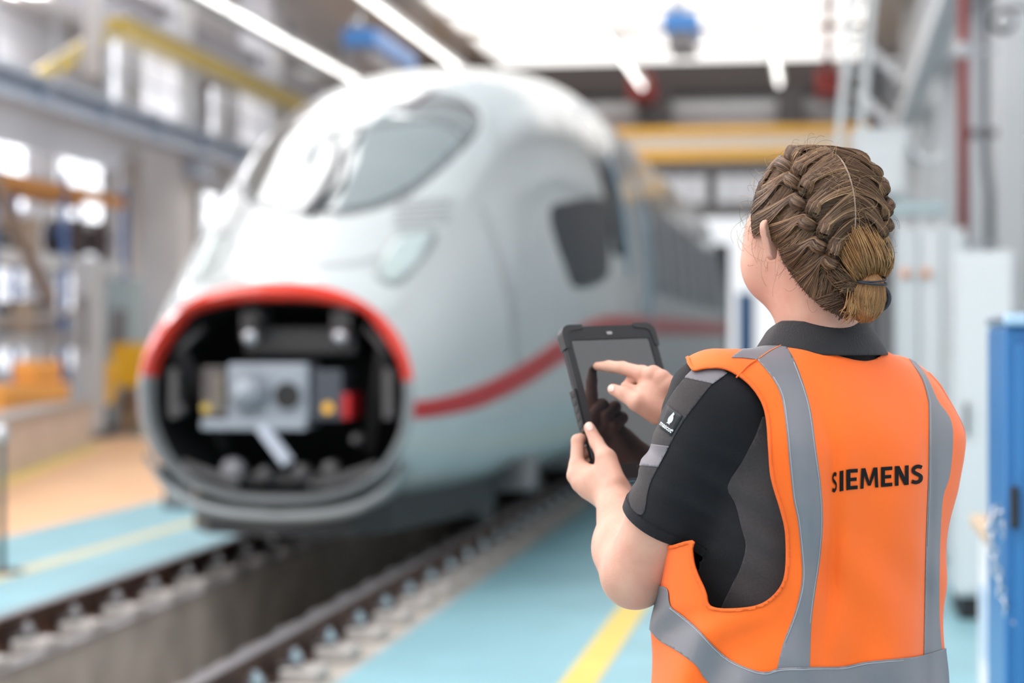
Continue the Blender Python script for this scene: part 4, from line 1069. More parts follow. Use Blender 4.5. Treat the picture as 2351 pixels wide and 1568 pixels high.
def sdf_core(p):
    d = loft(p, *coreT)
    d = sminn(d, cone(p, SHL, SHR, .06, .06), .05)
    for S, E in ((SHL, ELL), (SHR, ELR)): d = sminn(d, cone(p, S, E, .056, .046), .03)
    d = sminn(d, cone(p, BO + BU * .03, BO - BU * .05, .05, .06), .03)
    return d

person = thing('person', 'worker in orange safety vest and dark polo shirt using a tablet', 'person', cam2w(frb(0, 0, 0)) * (1, 1, 0))
def skinmat():
    m = mat('skin', (.66, .385, .295), .48, sss=.35, var=.10, vscale=22, bump=.05, bscale=260, spec=.35, col2=(.58, .30, .225))
    return m
M_skin = skinmat()
def box_of(pts, m): pts = np.array(pts); return pts.min(0) - m, pts.max(0) + m
boxes = [(sdf_head, [hp(-.1, -.12, .12), hp(.1, .13, -.13), BO - BU * .05, BO + BF * .1], .05),
         (sdf_armL, [ELL, WRL, SHL, kI, kM, LTH[-1]] + LFI + LFP, .075), (sdf_armR, [ELR, WRR, SHR, rIt] + rk + RTH, .075)]
boxes = [(f, *box_of(q, m)) for f, q, m in boxes]
def sdf_body(p):
    d = np.maximum(sdf_core(p), tob(p)[2] - .55)
    for f, lo, hi in boxes:
        i = np.nonzero(((p > lo) & (p < hi)).all(1))[0]
        if len(i): d[i] = sminn(d[i], f(p[i]), .004)
    return d
lo = np.minimum.reduce([b_[1] for b_ in boxes] + [frb(0, 0, .58) - (.24, 0, .24)]); hi = np.maximum.reduce([b_[2] for b_ in boxes] + [frb(0, 0, 0) + (.24, 0, .24)])
VB, FB = surface_nets(sdf_body, lo, hi, .0023, 1.5); VB = smooth_mesh(VB, FB, 1)
mesh_obj('body', cam2w(VB), FB, M_skin, person)
for s in (1, -1):
    e = MB().lathe(cam2w(hp(s * .032, .082, -.016)), cam2w(HF) - cam2w(np.zeros(3)), [(.001, -.0115), (.008, -.008), (.0115, 0), (.008, .008), (.004, .0108), (.001, .0115)], 16).build('eye', mat('eye_white', (.8, .8, .78), .2), person, True)
def cpatch(name, V, T, N, g, off, m, parent, thick=.001):
    v, t, n = clip_mesh(V, T, g, N)
    n = n / (np.linalg.norm(n, axis=1)[:, None] + 1e-9)
    v2, t2 = shell(v + n * off, t, n, thick)
    return mesh_obj(name, cam2w(v2), t2, m, parent)
# thumb nails
M_nail = mat('finger_nail', (.80, .50, .43), .25, spec=.6)
TB = quads2tris(FB); NB = vnormals(VB, TB); bfx, bfy = cpx(VB)
for c3, poly in ((tI, [(1345, 973), (1351, 967), (1359, 972), (1361, 985), (1352, 989), (1346, 984)]), (RTH[-1], [(1397, 889), (1402, 884), (1409, 887), (1409, 897), (1402, 900), (1397, 896)])):
    g = np.where(((NB * -VB).sum(1) > 0) & (np.linalg.norm(VB - c3, axis=1) < .02), polydist(bfx, bfy, spline(poly, 4, True)), -30)
    cpatch('thumb_nail', VB, TB, NB, g, .0006, M_nail, person)

# ---- polo shirt
sH = np.array([-.012, .01, .03, .06, .10, .14, .20, .30, .42, .52, .62])
shT = resamp(sH, [.075, .10, .135, .175, .20, .205, .20, .187, .178, .187, .198], [.062, .068, .078, .092, .112, .124, .136, .142, .148, .150, .150], [0, 0, 0, 0, .005, .008, .014, .026, .034, .028, .018])
def wr(p, f, s=0.0): return np.sin(p @ np.asarray(f, float) + s)
def sdf_shirt(p):
    d = loft(p, *shT)
    d = sminn(d, cone(p, frb(-.06, 0, .055), frb(.06, 0, .055), .05, .05), .03)
    for S, E, t in ((SHL, ELL, .76), (SHR, ELR, .76)):
        e = S + (E - S) * t
        dd = cone(p, S, e, .069, .0555)
        dd = sminn(dd, cone(p, S, BO + BF * .01 - BU * .075, .066, .055), .03)
        d = sminn(d, dd, .035)
    ax = nrm(ELL - SHL); q = p - SHL; t = q @ ax
    k = np.exp(-((t - .10) / .07) ** 2)
    d = d + .0026 * k * wr(p, (70, 120, 0)) * (np.abs(q @ BR + .0) < .3)
    d = d + .0022 * wr(p, (35, 62, 20), 1.0) * wr(p, (18, -25, 40))
    return d
lo, hi = box_of([BO, SHL, SHR, ELL, ELR, frb(-.2, 0, .6), frb(.2, .1, .6), frb(-.2, -.1, .3), frb(.1, .2, .3)], .09)
VS, FS = surface_nets(sdf_shirt, lo, hi, .0042, 2.4); VS = smooth_mesh(VS, FS, 2); TS = quads2tris(FS)
NS = vnormals(VS, TS)
# trim hems, neck and waist
axL = nrm(ELL - SHL); LL = np.linalg.norm(ELL - SHL); axR = nrm(ELR - SHR); LR = np.linalg.norm(ELR - SHR)
tl = (VS - SHL) @ axL - LL * .685; tr_ = (VS - SHR) @ axR - LR * .66
nearL = np.linalg.norm((VS - SHL) - np.outer((VS - SHL) @ axL, axL), axis=1) < .085
nearR = np.linalg.norm((VS - SHR) - np.outer((VS - SHR) @ axR, axR), axis=1) < .085
g = np.minimum(np.where(nearL & (tob(VS)[2] > .1), -tl, 1), np.where(nearR & (tob(VS)[2] > .1), -tr_, 1))
g = np.minimum(g, .60 - tob(VS)[2]); g = np.minimum(g, tob(VS)[2] + .004)
v, t, n = clip_mesh(VS, TS, g, NS); n /= np.linalg.norm(n, axis=1)[:, None] + 1e-9
M_polo = mat('polo_black_pique', (.0085, .008, .011), .8, bump=.35, bscale=900, sheen=.10, var=.12, vscale=300, spec=.25)
M_polog = mat('polo_anthracite_pique', (.058, .049, .051), .8, bump=.35, bscale=900, sheen=.10, var=.12, vscale=300, spec=.25)
M_sat = mat('satin_grey_tape', (.17, .155, .175), .5, bump=.1, bscale=500)
v2, t2 = shell(v, t, n, .0022)
shirt = mesh_obj('polo_shirt', cam2w(v2), t2, M_polo, person)
vis = (NS * -VS).sum(1) > 0; sx, sy = cpx(VS); leftside = (VS - BO) @ BR < .0
STRIP = spline([(1600, 843), (1646, 838), (1668, 858), (1636, 881), (1606, 918), (1569, 967), (1537, 1024), (1511, 1073), (1490, 1120), (1480, 1176), (1464, 1180), (1451, 1168), (1446, 1140), (1459, 1102), (1471, 1069), (1486, 1019), (1500, 985), (1517, 952), (1534, 922), (1551, 895), (1575, 866)], 3, True)
gs = np.where(vis & leftside, polydist(sx, sy, STRIP), -30); gs = np.minimum(gs, np.where(nearL, -tl * 3000, 30))
strip = cpatch('shoulder_stripe', VS, TS, NS, gs, .0011, M_polog, shirt)
for pl in ([(1572, 868), (1600, 840), (1648, 836), (1670, 858), (1637, 882)], [(1486, 1018), (1538, 1024), (1512, 1073), (1470, 1069)]):
    cpatch('satin_tape', VS, TS, NS, np.where(vis & leftside, polydist(sx, sy, pl), -30), .0017, M_sat, shirt)
SIDEP = spline([(1770, 930), (1735, 1000), (1704, 1060), (1671, 1115), (1688, 1154), (1704, 1215), (1713, 1254), (1699, 1309), (1677, 1353), (1664, 1420), (1840, 1420), (1850, 1200), (1840, 1000)], 3, True)
cpatch('side_panel', VS, TS, NS, np.where(vis & leftside & (tob(VS)[2] > .09), polydist(sx, sy, SIDEP), -30), .0011, M_polog, shirt)
gh = np.where(nearL & (tob(VS)[2] > .1), np.minimum(-tl, tl + .017), -1)
cpatch('sleeve_cuff', VS, TS, NS, gh, .0013, M_polo, shirt, .002)
# collar: fold-over ring round the neck
cv, cf = [], []; nA = 72
for i in range(nA):
    t = -math.pi / 2 + math.radians(165) * (2 * i / (nA - 1) - 1)      # opens at the front
    cx, cy = math.cos(t), math.sin(t)
    front = max(0, cy)
    for (ra, rb, u) in ((.074, .066, -.010), (.073, .063, .040), (.075, .066, .0455), (.080, .071, .044), (.096, .082, .022), (.113, .092, .000), (.1135, .0925, -.003)):
        cv.append(frb(ra * cx, rb * cy + .012, -(u - .006) + front * .03))
for i in range(nA - 1):
    for k in range(6): a = i * 7 + k; cf.append((a, a + 1, a + 8, a + 7))
cv = np.array(cv); ctri = quads2tris(np.array(cf)); cn = vnormals(cv, ctri)
if (cn[7 * 36 + 4] @ -cv[7 * 36 + 4]) < 0: ctri = ctri[:, ::-1]; cn = -cn
a_, b_ = shell(cv, ctri, cn, .0018)
M_rib = mat('collar_black_rib', (.010, .0095, .013), .75, sheen=.1, bump=.3, bscale=500, stretch=(1, 1, .05))
mesh_obj('polo_collar', cam2w(a_), b_, M_rib, shirt)

# ---- safety vest
vH = np.array([-.006, .012, .03, .06, .10, .135, .20, .256, .32, .384, .49, .60, .70])
veT = resamp(vH, [.085, .13, .175, .222, .247, .258, .252, .238, .231, .228, .233, .24, .245],
             [.060, .072, .086, .108, .132, .146, .156, .162, .170, .180, .192, .198, .20], [0, 0, 0, 0, 0, .003, .012, .022, .032, .040, .046, .05, .05])
def sdf_vest(p):
    d = loft(p, *veT, e=2.25)
    for a, r1 in ((SHL, .082), (SHR, .076)): d = sminn(d, cone(p, BO - BU * .062 + (a - BO) * .25 * (1, 0, 1), a, .060, r1), .03)
    fx, fy = cpx(p); x, y, h = tob(p); back = np.clip((.02 - y) / .04, 0, 1)
    # drape: crease right of the left tape, long soft folds, hem flare, wrinkles off the armhole
    cr = np.interp(fy, [780, 900, 1040, 1200, 1360, 1560], [1850, 1880, 1912, 1912, 1905, 1880])
    amp = np.interp(fy, [800, 950, 1080, 1250, 1450, 1560], [0, .003, .010, .012, .006, .002])
    d = d + back * amp * np.exp(-((fx - cr) / 20) ** 2)
    cl_ = np.interp(fy, [780, 900, 1040, 1200, 1360, 1560], [1780, 1830, 1850, 1865, 1850, 1830])
    d = d - back * amp * .55 * np.exp(-((fx - cl_) / 26) ** 2)
    cr2 = np.interp(fy, [820, 950, 1100, 1300, 1500], [2085, 2128, 2133, 2126, 2120])
    d = d + back * .006 * np.clip((fy - 900) / 150, 0, 1) * np.exp(-((fx - cr2) / 14) ** 2)
    d = d + back * .0042 * np.sin((fx - 1900) / 42 + np.sin(fy / 170) * 1.2) * np.clip((fy - 1000) / 300, 0, 1)
    d = d + back * .0030 * np.sin((fx * .8 - fy * .35) / 23 + np.sin(fy / 60)) * np.clip((fy - 850) / 300, 0, 1)
    z = np.clip((1850 - fx) / 200, 0, 1) * np.clip((fy - 1390) / 60, 0, 1)
    d = d + .0065 * z * np.sin((fx * .75 + fy * .55) / 22 + np.sin((fx - fy) / 90))
    d = d + .003 * back * np.exp(-((fy - 1530 - (fx - 2000) * .03) / 40) ** 2) * np.sin(fx / 30)
    return d
lo, hi = box_of([frb(-.27, 0, .69), frb(.27, 0, .69), frb(0, -.2, .3), frb(0, .27, .3), frb(0, 0, -.02)], .085)
VV, FV = surface_nets(sdf_vest, lo, hi, .0040, 2.8); VV = smooth_mesh(VV, FV, 2); TV = quads2tris(FV); NV = vnormals(VV, TV)
xb, yb_, hb = tob(VV); vx, vy = cpx(VV); vvis = (NV * -VV).sum(1) > 0
mV = VV - 2 * np.outer((VV - BO) @ BR, BR); mvx, mvy = cpx(mV)
HOLE = spline([(1440, 815), (1560, 815), (1580, 838), (1592, 851), (1622, 846), (1666, 848), (1715, 878), (1747, 921), (1759, 966), (1764, 1032), (1770, 1099), (1791, 1171), (1803, 1226), (1803, 1309), (1787, 1353), (1749, 1385), (1693, 1396), (1633, 1392), (1621, 1359), (1597, 1304), (1590, 1262), (1588, 1240), (1500, 1236), (1470, 1000)], 4, True)
dh = polydist(vx, vy, HOLE)
holeL = np.where(xb < -.03, dh, -60)
dhm = polydist(mvx, mvy, HOLE) - 26
holeR = np.where(xb > .03, dhm, -60)
NECKP = [(1700, 803), (1735, 796), (1800, 788), (1900, 792), (2036, 787), (2060, 800), (2060, 680), (1700, 680)]
neck = np.sqrt((xb / .105) ** 2 + ((yb_ - .012) / .088) ** 2) - 1
front_gap = np.where((yb_ > .05), np.abs(xb + .0) - (.003 + .07 * np.clip((.28 - hb) / .28, 0, 1)), 1)
gv = np.minimum.reduce([-holeL, -holeR, np.where(hb < .03, neck * 60, 60), np.where(vvis & (hb < .05), -polydist(vx, vy, NECKP), 60), front_gap * 600, (.66 - hb) * 1000])
v, t, n = clip_mesh(VV, TV, gv, NV); n /= np.linalg.norm(n, axis=1)[:, None] + 1e-9
M_vest = mat('vest_fluorescent_orange', (1.0, .150, .010), .62, bump=.12, bscale=1200, sheen=.15, spec=.3)
M_bind = mat('vest_binding_orange', (1.0, .15, .02), .6, bump=.3, bscale=900, spec=.3)
M_tape = mat('retroreflective_grey_tape', (.175, .175, .20), .42, bump=.05, bscale=900, spec=.6)
v2, t2 = shell(v, t, n, .0014)
vest = tag(mesh_obj('safety_vest', cam2w(v2), t2, M_vest, person), 'fluorescent orange vest')
LT = [(1738, 826), (1771, 866), (1793, 910), (1804, 977), (1812, 1060), (1821, 1143), (1832, 1198), (1840, 1281), (1840, 1337), (1826, 1403), (1799, 1475), (1782, 1545)]
LTr = [(1858, 1545), (1862, 1431), (1870, 1364), (1882, 1281), (1888, 1198), (1884, 1115), (1873, 1032), (1862, 949), (1848, 894), (1826, 833), (1800, 787)]
RT = [(2081, 816), (2114, 866), (2128, 910), (2132, 949), (2131, 1088), (2125, 1254), (2120, 1520)]
RTr = [(2162, 1500), (2156, 1420), (2156, 1309), (2158, 1226), (2164, 1143), (2180, 1088), (2187, 1004), (2180, 960), (2153, 921), (2125, 861), (2088, 817)]
BTt = [(1500, 1345), (1533, 1350), (1541, 1390), (1571, 1414), (1605, 1445), (1643, 1486), (1682, 1517), (1726, 1537), (1760, 1542), (1793, 1533), (1859, 1531), (1931, 1530), (1987, 1519), (2070, 1511), (2120, 1503), (2200, 1478)]
BTb = [(2200, 1560), (2120, 1592), (2000, 1612), (1859, 1620), (1760, 1630), (1680, 1605), (1621, 1560), (1599, 1527), (1560, 1497), (1516, 1470), (1490, 1440)]
inhole = np.minimum(-holeL, -holeR)
def tape(name, poly, off, m=M_tape, inset=0):
    g = np.where(vvis, polydist(vx, vy, poly), -60); g = np.minimum(g, inhole - inset)
    g = np.minimum(g, np.where(hb < .03, neck * 60, 60))
    return cpatch(name, VV, TV, NV, g, off, m, vest, .0006)
tape('reflective_tape', np.concatenate([spline(LT, 5), spline(LTr, 5)]), .0010, inset=6)
tape('reflective_tape', np.concatenate([spline(RT, 5), spline(RTr, 5)]), .0010)
tape('shoulder_tape', [(1676, 822), (1705, 802), (1735, 790), (1803, 780), (1801, 789), (1738, 826), (1700, 822)], .0010, inset=4)
tape('waist_tape', np.concatenate([spline(BTt, 4), spline(BTb, 4)]), .0022)
g = np.minimum(np.where(xb < -.03, -dh, -60), 7 + dh); g = np.where(xb < -.03, np.minimum(-dh, 8 + dh), -60); g = np.minimum(g, front_gap * 600)
cpatch('armhole_binding', VV, TV, NV, g, .0016, M_bind, vest, .003)
g = np.where(xb > .03, np.minimum(-dhm, 8 + dhm), -60); g = np.minimum(g, front_gap * 600)
cpatch('armhole_binding', VV, TV, NV, g, .0016, M_bind, vest, .003)
# stitch seams along the tapes
M_st = mat('pale_stitching', (.42, .42, .45), .6); M_sto = mat('orange_stitching', (1.0, .25, .05), .6)
bvh = BVHTree.FromPolygons([tuple(x) for x in VV], [tuple(map(int, x)) for x in TV])
def onto(px, py, off=.0015):
    d = Vector(nrm(C(px, py, 1))); h, nn, _, _ = bvh.ray_cast(Vector((0, 0, 0)), d)
    if h is None: return None
    nn = np.array(nn); nn = -nn if nn @ np.array(d) > 0 else nn
    return np.array(h) + nn * off
def stitch(name, line, m, r=.0005, off=.0014):
    pts = [onto(*q, off) for q in spline(line, 5)]; pts = [p for p in pts if p is not None]
    if len(pts) > 2: MB().tube(cam2w(np.array(pts)), r, 5).build(name, m, vest, True)
stitch('tape_seam', [(x + 4, y) for x, y in LT[1:-1]], M_st); stitch('tape_seam', [(x - 4, y) for x, y in LTr[1:-1]], M_st)
stitch('tape_seam', [(x + 3, y) for x, y in RT[1:-1]], M_st)
stitch('shoulder_seam', [(1742, 824), (1770, 806), (1797, 793)], M_sto, .0007)
stitch('shoulder_seam', [(1690, 868), (1715, 842), (1736, 828)], M_bind, .0012)
stitch('waist_seam', [(x, y + 5) for x, y in BTt[2:-2]], M_st, .0005, .0028)
# lettering on the back
def stroke(pts, w):
    pts = np.asarray(pts, float); t = np.gradient(pts, axis=0); t /= np.linalg.norm(t, axis=1)[:, None]
    nrm_ = np.stack([-t[:, 1], t[:, 0]], 1); a = pts + nrm_ * w / 2; b = pts - nrm_ * w / 2
    return [np.array([a[i], a[i + 1], b[i + 1], b[i]]) for i in range(len(pts) - 1)]
def rect(x0, y0, x1, y1): return [np.array([(x0, y0), (x1, y0), (x1, y1), (x0, y1)], float)]
def glyph(c):
    w = .20
    if c == 'I': return rect(0, 0, .22, 1), .22
    if c == 'E': return rect(0, 0, .22, 1) + rect(.22, .82, .62, 1) + rect(.22, .41, .56, .58) + rect(.22, 0, .62, .18), .62
    if c == 'N': return rect(0, 0, .2, 1) + rect(.55, 0, .75, 1) + [np.array([(.0, 1), (.24, 1), (.75, 0), (.51, 0)], float)], .75
    if c == 'M': return [np.array(q, float) for q in ([(.0, 0), (.18, 0), (.24, 1), (.06, 1)], [(.82, 0), (1.0, 0), (.94, 1), (.76, 1)], [(.06, 1), (.28, 1), (.57, .12), (.43, .12)], [(.94, 1), (.72, 1), (.43, .12), (.57, .12)])], 1.0
    if c == 'S':
        p = spline([(.58, .84), (.42, .905), (.26, .89), (.13, .80), (.12, .67), (.24, .565), (.40, .48), (.53, .37), (.52, .21), (.40, .115), (.22, .095), (.03, .165)], 5)
        return stroke(p, .19), .66
sub = 4
def place_text(word, fpos, off, name, m, parent, widths=None, gap=.14, caster=onto):
    x = 0; tot = 0; gl = []
    for i, c in enumerate(word):
        q, w_ = glyph(c); k = (widths or {}).get(i, 1.0); gl.append((q, x, k)); x += w_ * k + gap
    tot = x - gap
    for (q, x0, k), c in zip(gl, word):
        V, F = [], []
        for quad in q:
            n = 6
            for a in range(n):
                for b in range(n):
                    ps = []
                    for (s, t) in ((a, b), (a + 1, b), (a + 1, b + 1), (a, b + 1)):
                        s_, t_ = s / n, t / n
                        uv = quad[0] * (1 - s_) * (1 - t_) + quad[1] * s_ * (1 - t_) + quad[2] * s_ * t_ + quad[3] * (1 - s_) * t_
                        ps.append(caster(*fpos((x0 + uv[0] * k) / tot, uv[1]), off))
                    if any(p is None for p in ps): continue
                    i = len(V); V += ps; F.append((i, i + 1, i + 2, i + 3))
        if V: mesh_obj(name, cam2w(np.array(V)), F, m, parent, False)
M_print = mat('black_print', (.006, .0055, .007), .8, spec=.2)
def fpos(u, v):
    x = 1909 + u * (2118 - 1909); b = np.interp(x, [1909, 1950, 2118], [1131, 1124, 1110]); tp = np.interp(x, [1909, 1950, 2118], [1085, 1077, 1066])
    return x, b + (tp - b) * v
place_text('SIEMENS', fpos, .0014, 'printed_letter', M_print, vest, {0: .45, 1: .95})
# woven label on the sleeve
bvs = BVHTree.FromPolygons([tuple(x) for x in VS], [tuple(map(int, x)) for x in TS])
def onto_s(px, py, off=.002):
    d = Vector(nrm(C(px, py, 1))); h, nn, _, _ = bvs.ray_cast(Vector((0, 0, 0)), d)
    if h is None: return None
    nn = np.array(nn); nn = -nn if nn @ np.array(d) > 0 else nn
    return np.array(h) + nn * off
TG = np.array([(1536, 931), (1569, 955), (1543, 1001), (1515, 980)], float)
def tgp(u, v): return (TG[0] * (1 - u) * (1 - v) + TG[1] * u * (1 - v) + TG[2] * u * v + TG[3] * (1 - u) * v)
V, F = [], []; n = 6
for a in range(n + 1):
    for b in range(n + 1): V.append(onto_s(*tgp(a / n, b / n), .0026))
for a in range(n):
    for b in range(n): i = a * (n + 1) + b; F.append((i, i + 1, i + n + 2, i + n + 1))
V = np.array(V); T = quads2tris(np.array(F)); N = vnormals(V, T)
if (N * -V).sum() < 0: T = T[:, ::-1]; N = -N
a_, b_ = shell(V, T, N, .0008); lab = tag(mesh_obj('woven_label', cam2w(a_), b_, mat('label_black', (.012, .014, .018), .6), shirt), 'black woven label with white bird and lettering')
M_lw = mat('label_white', (.62, .64, .66), .6)
def flat_glyphs(name, polys, off):
    V, F = [], []
    for pl in polys:
        i = len(V); V += [onto_s(*tgp(*q), off) for q in pl]; F.append(tuple(range(i, i + len(pl))))
    mesh_obj(name, cam2w(np.array(V)), F, M_lw, lab, False)
def tcurve_polys(txt, size):
    cu = bpy.data.curves.new('t', 'FONT'); cu.body = txt; cu.size = size; cu.align_x = 'CENTER'; cu.offset = .01
    o = bpy.data.objects.new('t', cu); COL.objects.link(o); dg = bpy.context.evaluated_depsgraph_get()
    me = bpy.data.meshes.new_from_object(o.evaluated_get(dg)); ps = [[(me.vertices[i].co.x, me.vertices[i].co.y) for i in p.vertices] for p in me.polygons]
    bpy.data.objects.remove(o); bpy.data.curves.remove(cu); bpy.data.meshes.remove(me); return ps
flat_glyphs('label_lettering', [[(.48 + x, .88 - y) for x, y in q] for q in tcurve_polys('mascot', .30)], .0031)
flat_glyphs('label_lettering', [[(.93 + x, .80 - y) for x, y in q] for q in tcurve_polys('\u00ae', .13)], .0031)
bird = spline([(.50, .08), (.56, .10), (.60, .15), (.57, .20), (.63, .27), (.66, .38), (.64, .50), (.58, .58), (.62, .63), (.50, .61), (.38, .64), (.43, .57), (.38, .48), (.38, .36), (.43, .25), (.46, .17)], 3, True)
flat_glyphs('label_bird', [[tuple(q) for q in bird]], .0031)

# ---- trousers and boots (below the picture edge, down to the floor)
M_tro = mat('work_trousers_anthracite', (.03, .03, .034), .8, sheen=.2)
def sdf_tro(p):
    d = loft(p, np.array([.50, .6, .72, .82]), np.array([.185, .20, .205, .17]), np.array([.13, .14, .14, .11]), np.array([.015, .0, 0, 0]))
    for a, b in ((HIPL, FTL), (HIPR, FTR)): d = sminn(d, cone(p, a, b + (0, .03, 0), .105, .075), .04)
    return d
lo, hi = frb(0, 0, 0) - (.3, 1.5, .3), frb(0, 0, 0) + (.3, -.48, .3)
V, F = surface_nets(sdf_tro, lo, hi, .011, 2.4); mesh_obj('work_trousers', cam2w(smooth_mesh(V, F, 1)), F, M_tro, person)
for Ft in (FTL, FTR):
    def sdf_boot(p):
        a = Ft + (0, -.045, 0); d = cone(p, a - BF * .05, a + BF * .14, .045, .042); d = sminn(d, cone(p, Ft, Ft + (0, .06, 0), .055, .058), .03)
        return np.maximum(d, -(p[:, 1] + CAMZ))
    V, F = surface_nets(sdf_boot, *box_of([Ft - BF * .12, Ft + BF * .2, Ft + (0, .12, 0), Ft - (0, .10, 0)], .05), .006)
    bt = mesh_obj('work_boot', cam2w(V), F, M_black, person)
# ------------------------------------------------------------------ tablet in a rugged case
tab = thing('tablet', 'black tablet in a rugged case held by the worker', 'tablet', cam2w(TL + TD * THE))
def tp(x, y, z): return cam2w(TL + TW * x + TD * y + TN * z)
def rrect(x0, y0, x1, y1, r, n=6):
    out = []
    for cx, cy, a0 in ((x1 - r, y1 - r, 0), (x0 + r, y1 - r, 90), (x0 + r, y0 + r, 180), (x1 - r, y0 + r, 270)):
        for i in range(n + 1): a = math.radians(a0 + 90 * i / n); out.append((cx + r * math.cos(a), cy + r * math.sin(a)))
    return out
def tslab(name, x0, y0, x1, y1, r, z0, z1, m, parent, ch=.0015):
    A = rrect(x0, y0, x1, y1, r); B = rrect(x0 + ch, y0 + ch, x1 - ch, y1 - ch, max(r - ch, .0005)); n = len(A)
    V = [tp(*q, z0) for q in B] + [tp(*q, z0 + ch) for q in A] + [tp(*q, z1 - ch) for q in A] + [tp(*q, z1) for q in B]
    F = [tuple(range(n)), tuple(range(4 * n - 1, 3 * n - 1, -1))]
    for k in range(3): F += [(k * n + (i + 1) % n, k * n + i, k * n + n + i, k * n + n + (i + 1) % n) for i in range(n)]
    me = mesh_obj(name, V, F, m, parent, False)
    bm = bmesh.new(); bm.from_mesh(me.data); bmesh.ops.recalc_face_normals(bm, faces=bm.faces); bm.to_mesh(me.data); bm.free()
    return me
def tring(name, o, i, z0, z1, m, parent):
    A = rrect(*o); B = rrect(*i); n = len(A); V = [tp(*q, z0) for q in A] + [tp(*q, z1) for q in A] + [tp(*q, z1) for q in B] + [tp(*q, z0) for q in B]; F = []
    for k in range(4): F += [(k * n + (j + 1) % n, k * n + j, ((k + 1) % 4) * n + j, ((k + 1) % 4) * n + (j + 1) % n) for j in range(n)]
    me = mesh_obj(name, V, F, m, parent, False)
    bm = bmesh.new(); bm.from_mesh(me.data); bmesh.ops.recalc_face_normals(bm, faces=bm.faces); bm.to_mesh(me.data); bm.free()
    return me
M_case = mat('case_black_rubber', (.018, .019, .023), .48, spec=.4)
M_case2 = mat('case_bumper_black', (.013, .014, .017), .4, spec=.5)
M_scr = mat('tablet_screen_glass', (.012, .013, .017), .04, spec=.9, coat=1.0)
tslab('case_back', .0, .0, TWI, THE, .016, -.014, -.003, M_case, tab)
tring('case_bezel', (.001, .001, TWI - .001, THE - .001, .016), (.013, .024, TWI - .013, THE - .026, .004), -.004, .0012, M_case, tab)
tslab('screen', .010, .018, TWI - .010, THE - .018, .004, -.004, -.0006, M_scr, tab, .0003)
for (x0, y0) in ((-.0018, -.0018), (TWI - .0382, -.0018), (-.0018, THE - .0382), (TWI - .0382, THE - .0382)):
    x1, y1 = x0 + .040, y0 + .040
    # L-shaped corner bumper
    A = [(0, 0), (.040, 0), (.040, .0075), (.016, .0105), (.0105, .016), (.0075, .040), (0, .040)]
    fx = x0 > .05; fy = y0 > .05
    A = [((.040 - a if fx else a) + x0, (.040 - b if fy else b) + y0) for a, b in A]
    cx, cy = (x1 if fx else x0), (y1 if fy else y0)
    pts = []
    for q in A:
        if abs(q[0] - cx) < 1e-6 and abs(q[1] - cy) < 1e-6:
            sx_, sy_ = (-1 if fx else 1), (-1 if fy else 1)
            for t in np.linspace(1, 0, 6): a = t * math.pi / 2; pts.append((cx + sx_ * .016 * (1 - math.sin(a)), cy + sy_ * .016 * (1 - math.cos(a))))
        else: pts.append(q)
    n = len(pts); V = [tp(*q, -.0155) for q in pts] + [tp(*q, .0026) for q in pts]
    F = [tuple(range(n)), tuple(range(2 * n - 1, n - 1, -1))] + [(i, (i + 1) % n, n + (i + 1) % n, n + i) for i in range(n)]
    o = mesh_obj('corner_bumper', V, F, M_case2, tab, False)
    bm = bmesh.new(); bm.from_mesh(o.data); bmesh.ops.recalc_face_normals(bm, faces=bm.faces); bm.to_mesh(o.data); bm.free()
tslab('side_grip', -.004, .105, .003, .178, .002, -.017, -.002, M_case2, tab, .001)
for k in range(5): tslab('grip_ridge', -.0048, .112 + k * .013, -.0035, .118 + k * .013, .0005, -.013, -.004, M_case, tab, .0003)
tslab('camera_window', TWI / 2 - .009, .0095, TWI / 2 + .009, .0165, .002, .0009, .0016, M_black, tab, .0002)
tslab('camera_lens', TWI / 2 - .005, .0115, TWI / 2 + .005, .0165, .0015, .0012, .0020, mat('camera_lens_grey', (.35, .34, .35), .2), tab, .0002)
tslab('home_button', TWI / 2 - .014, THE - .0225, TWI / 2 + .014, THE - .0045, .004, .0009, .0018, mat('home_button_brown_black', (.03, .018, .018), .3), tab, .0003)
# ------------------------------------------------------------------ braided hair
cranC = hp(0, -.012, .012)
def sdf_hair(p):
    d = ellip(p, cranC, (.087, .106, .104), HAX)
    d = sminn(d, cone(p, hp(0, -.028, -.035), hp(0, -.018, -.115), .064, .058), .03)
    return d
lo, hi = hp(0, 0, 0) - .17, hp(0, 0, 0) + .17
Vh, Fh = surface_nets(sdf_hair, lo, hi, .004); Vh = smooth_mesh(Vh, Fh, 1); Th = quads2tris(Fh); Nh = vnormals(Vh, Th)
bvhH = BVHTree.FromPolygons([tuple(x) for x in Vh], [tuple(map(int, x)) for x in Th])
def hloc(V): q = V - HC; return q @ HL, q @ HF, q @ HU
def hmir(V): return V - 2 * np.outer((V - HC) @ HL, HL)
HAIRP = spline([(1708, 462), (1712, 515), (1720, 546), (1734, 540), (1746, 518), (1762, 512), (1776, 530), (1786, 562), (1794, 592), (1806, 614), (1830, 648), (1858, 680), (1888, 704), (1920, 722), (1952, 735)], 4)
HAIRP = np.concatenate([HAIRP, [(2000, 733), (2120, 700), (2120, 280), (1640, 280), (1680, 420)]])
hx_, hy_, hz_ = hloc(Vh)
Vn = np.where((hx_ >= 0)[:, None], Vh, hmir(Vh)); ax_, ay_ = cpx(Vn)
gh = polydist(ax_, ay_, HAIRP)
gh = np.minimum(gh, np.maximum((hz_ - .052 - (hy_ - .03) * .35), (.058 - hy_)) * 1600)
v, t, n = clip_mesh(Vh, Th, gh, Nh); n /= np.linalg.norm(n, axis=1)[:, None] + 1e-9
M_cap = mat('hair_base_brown', (.075, .044, .027), .55, var=.35, vscale=60, stretch=(1, 1, .3))
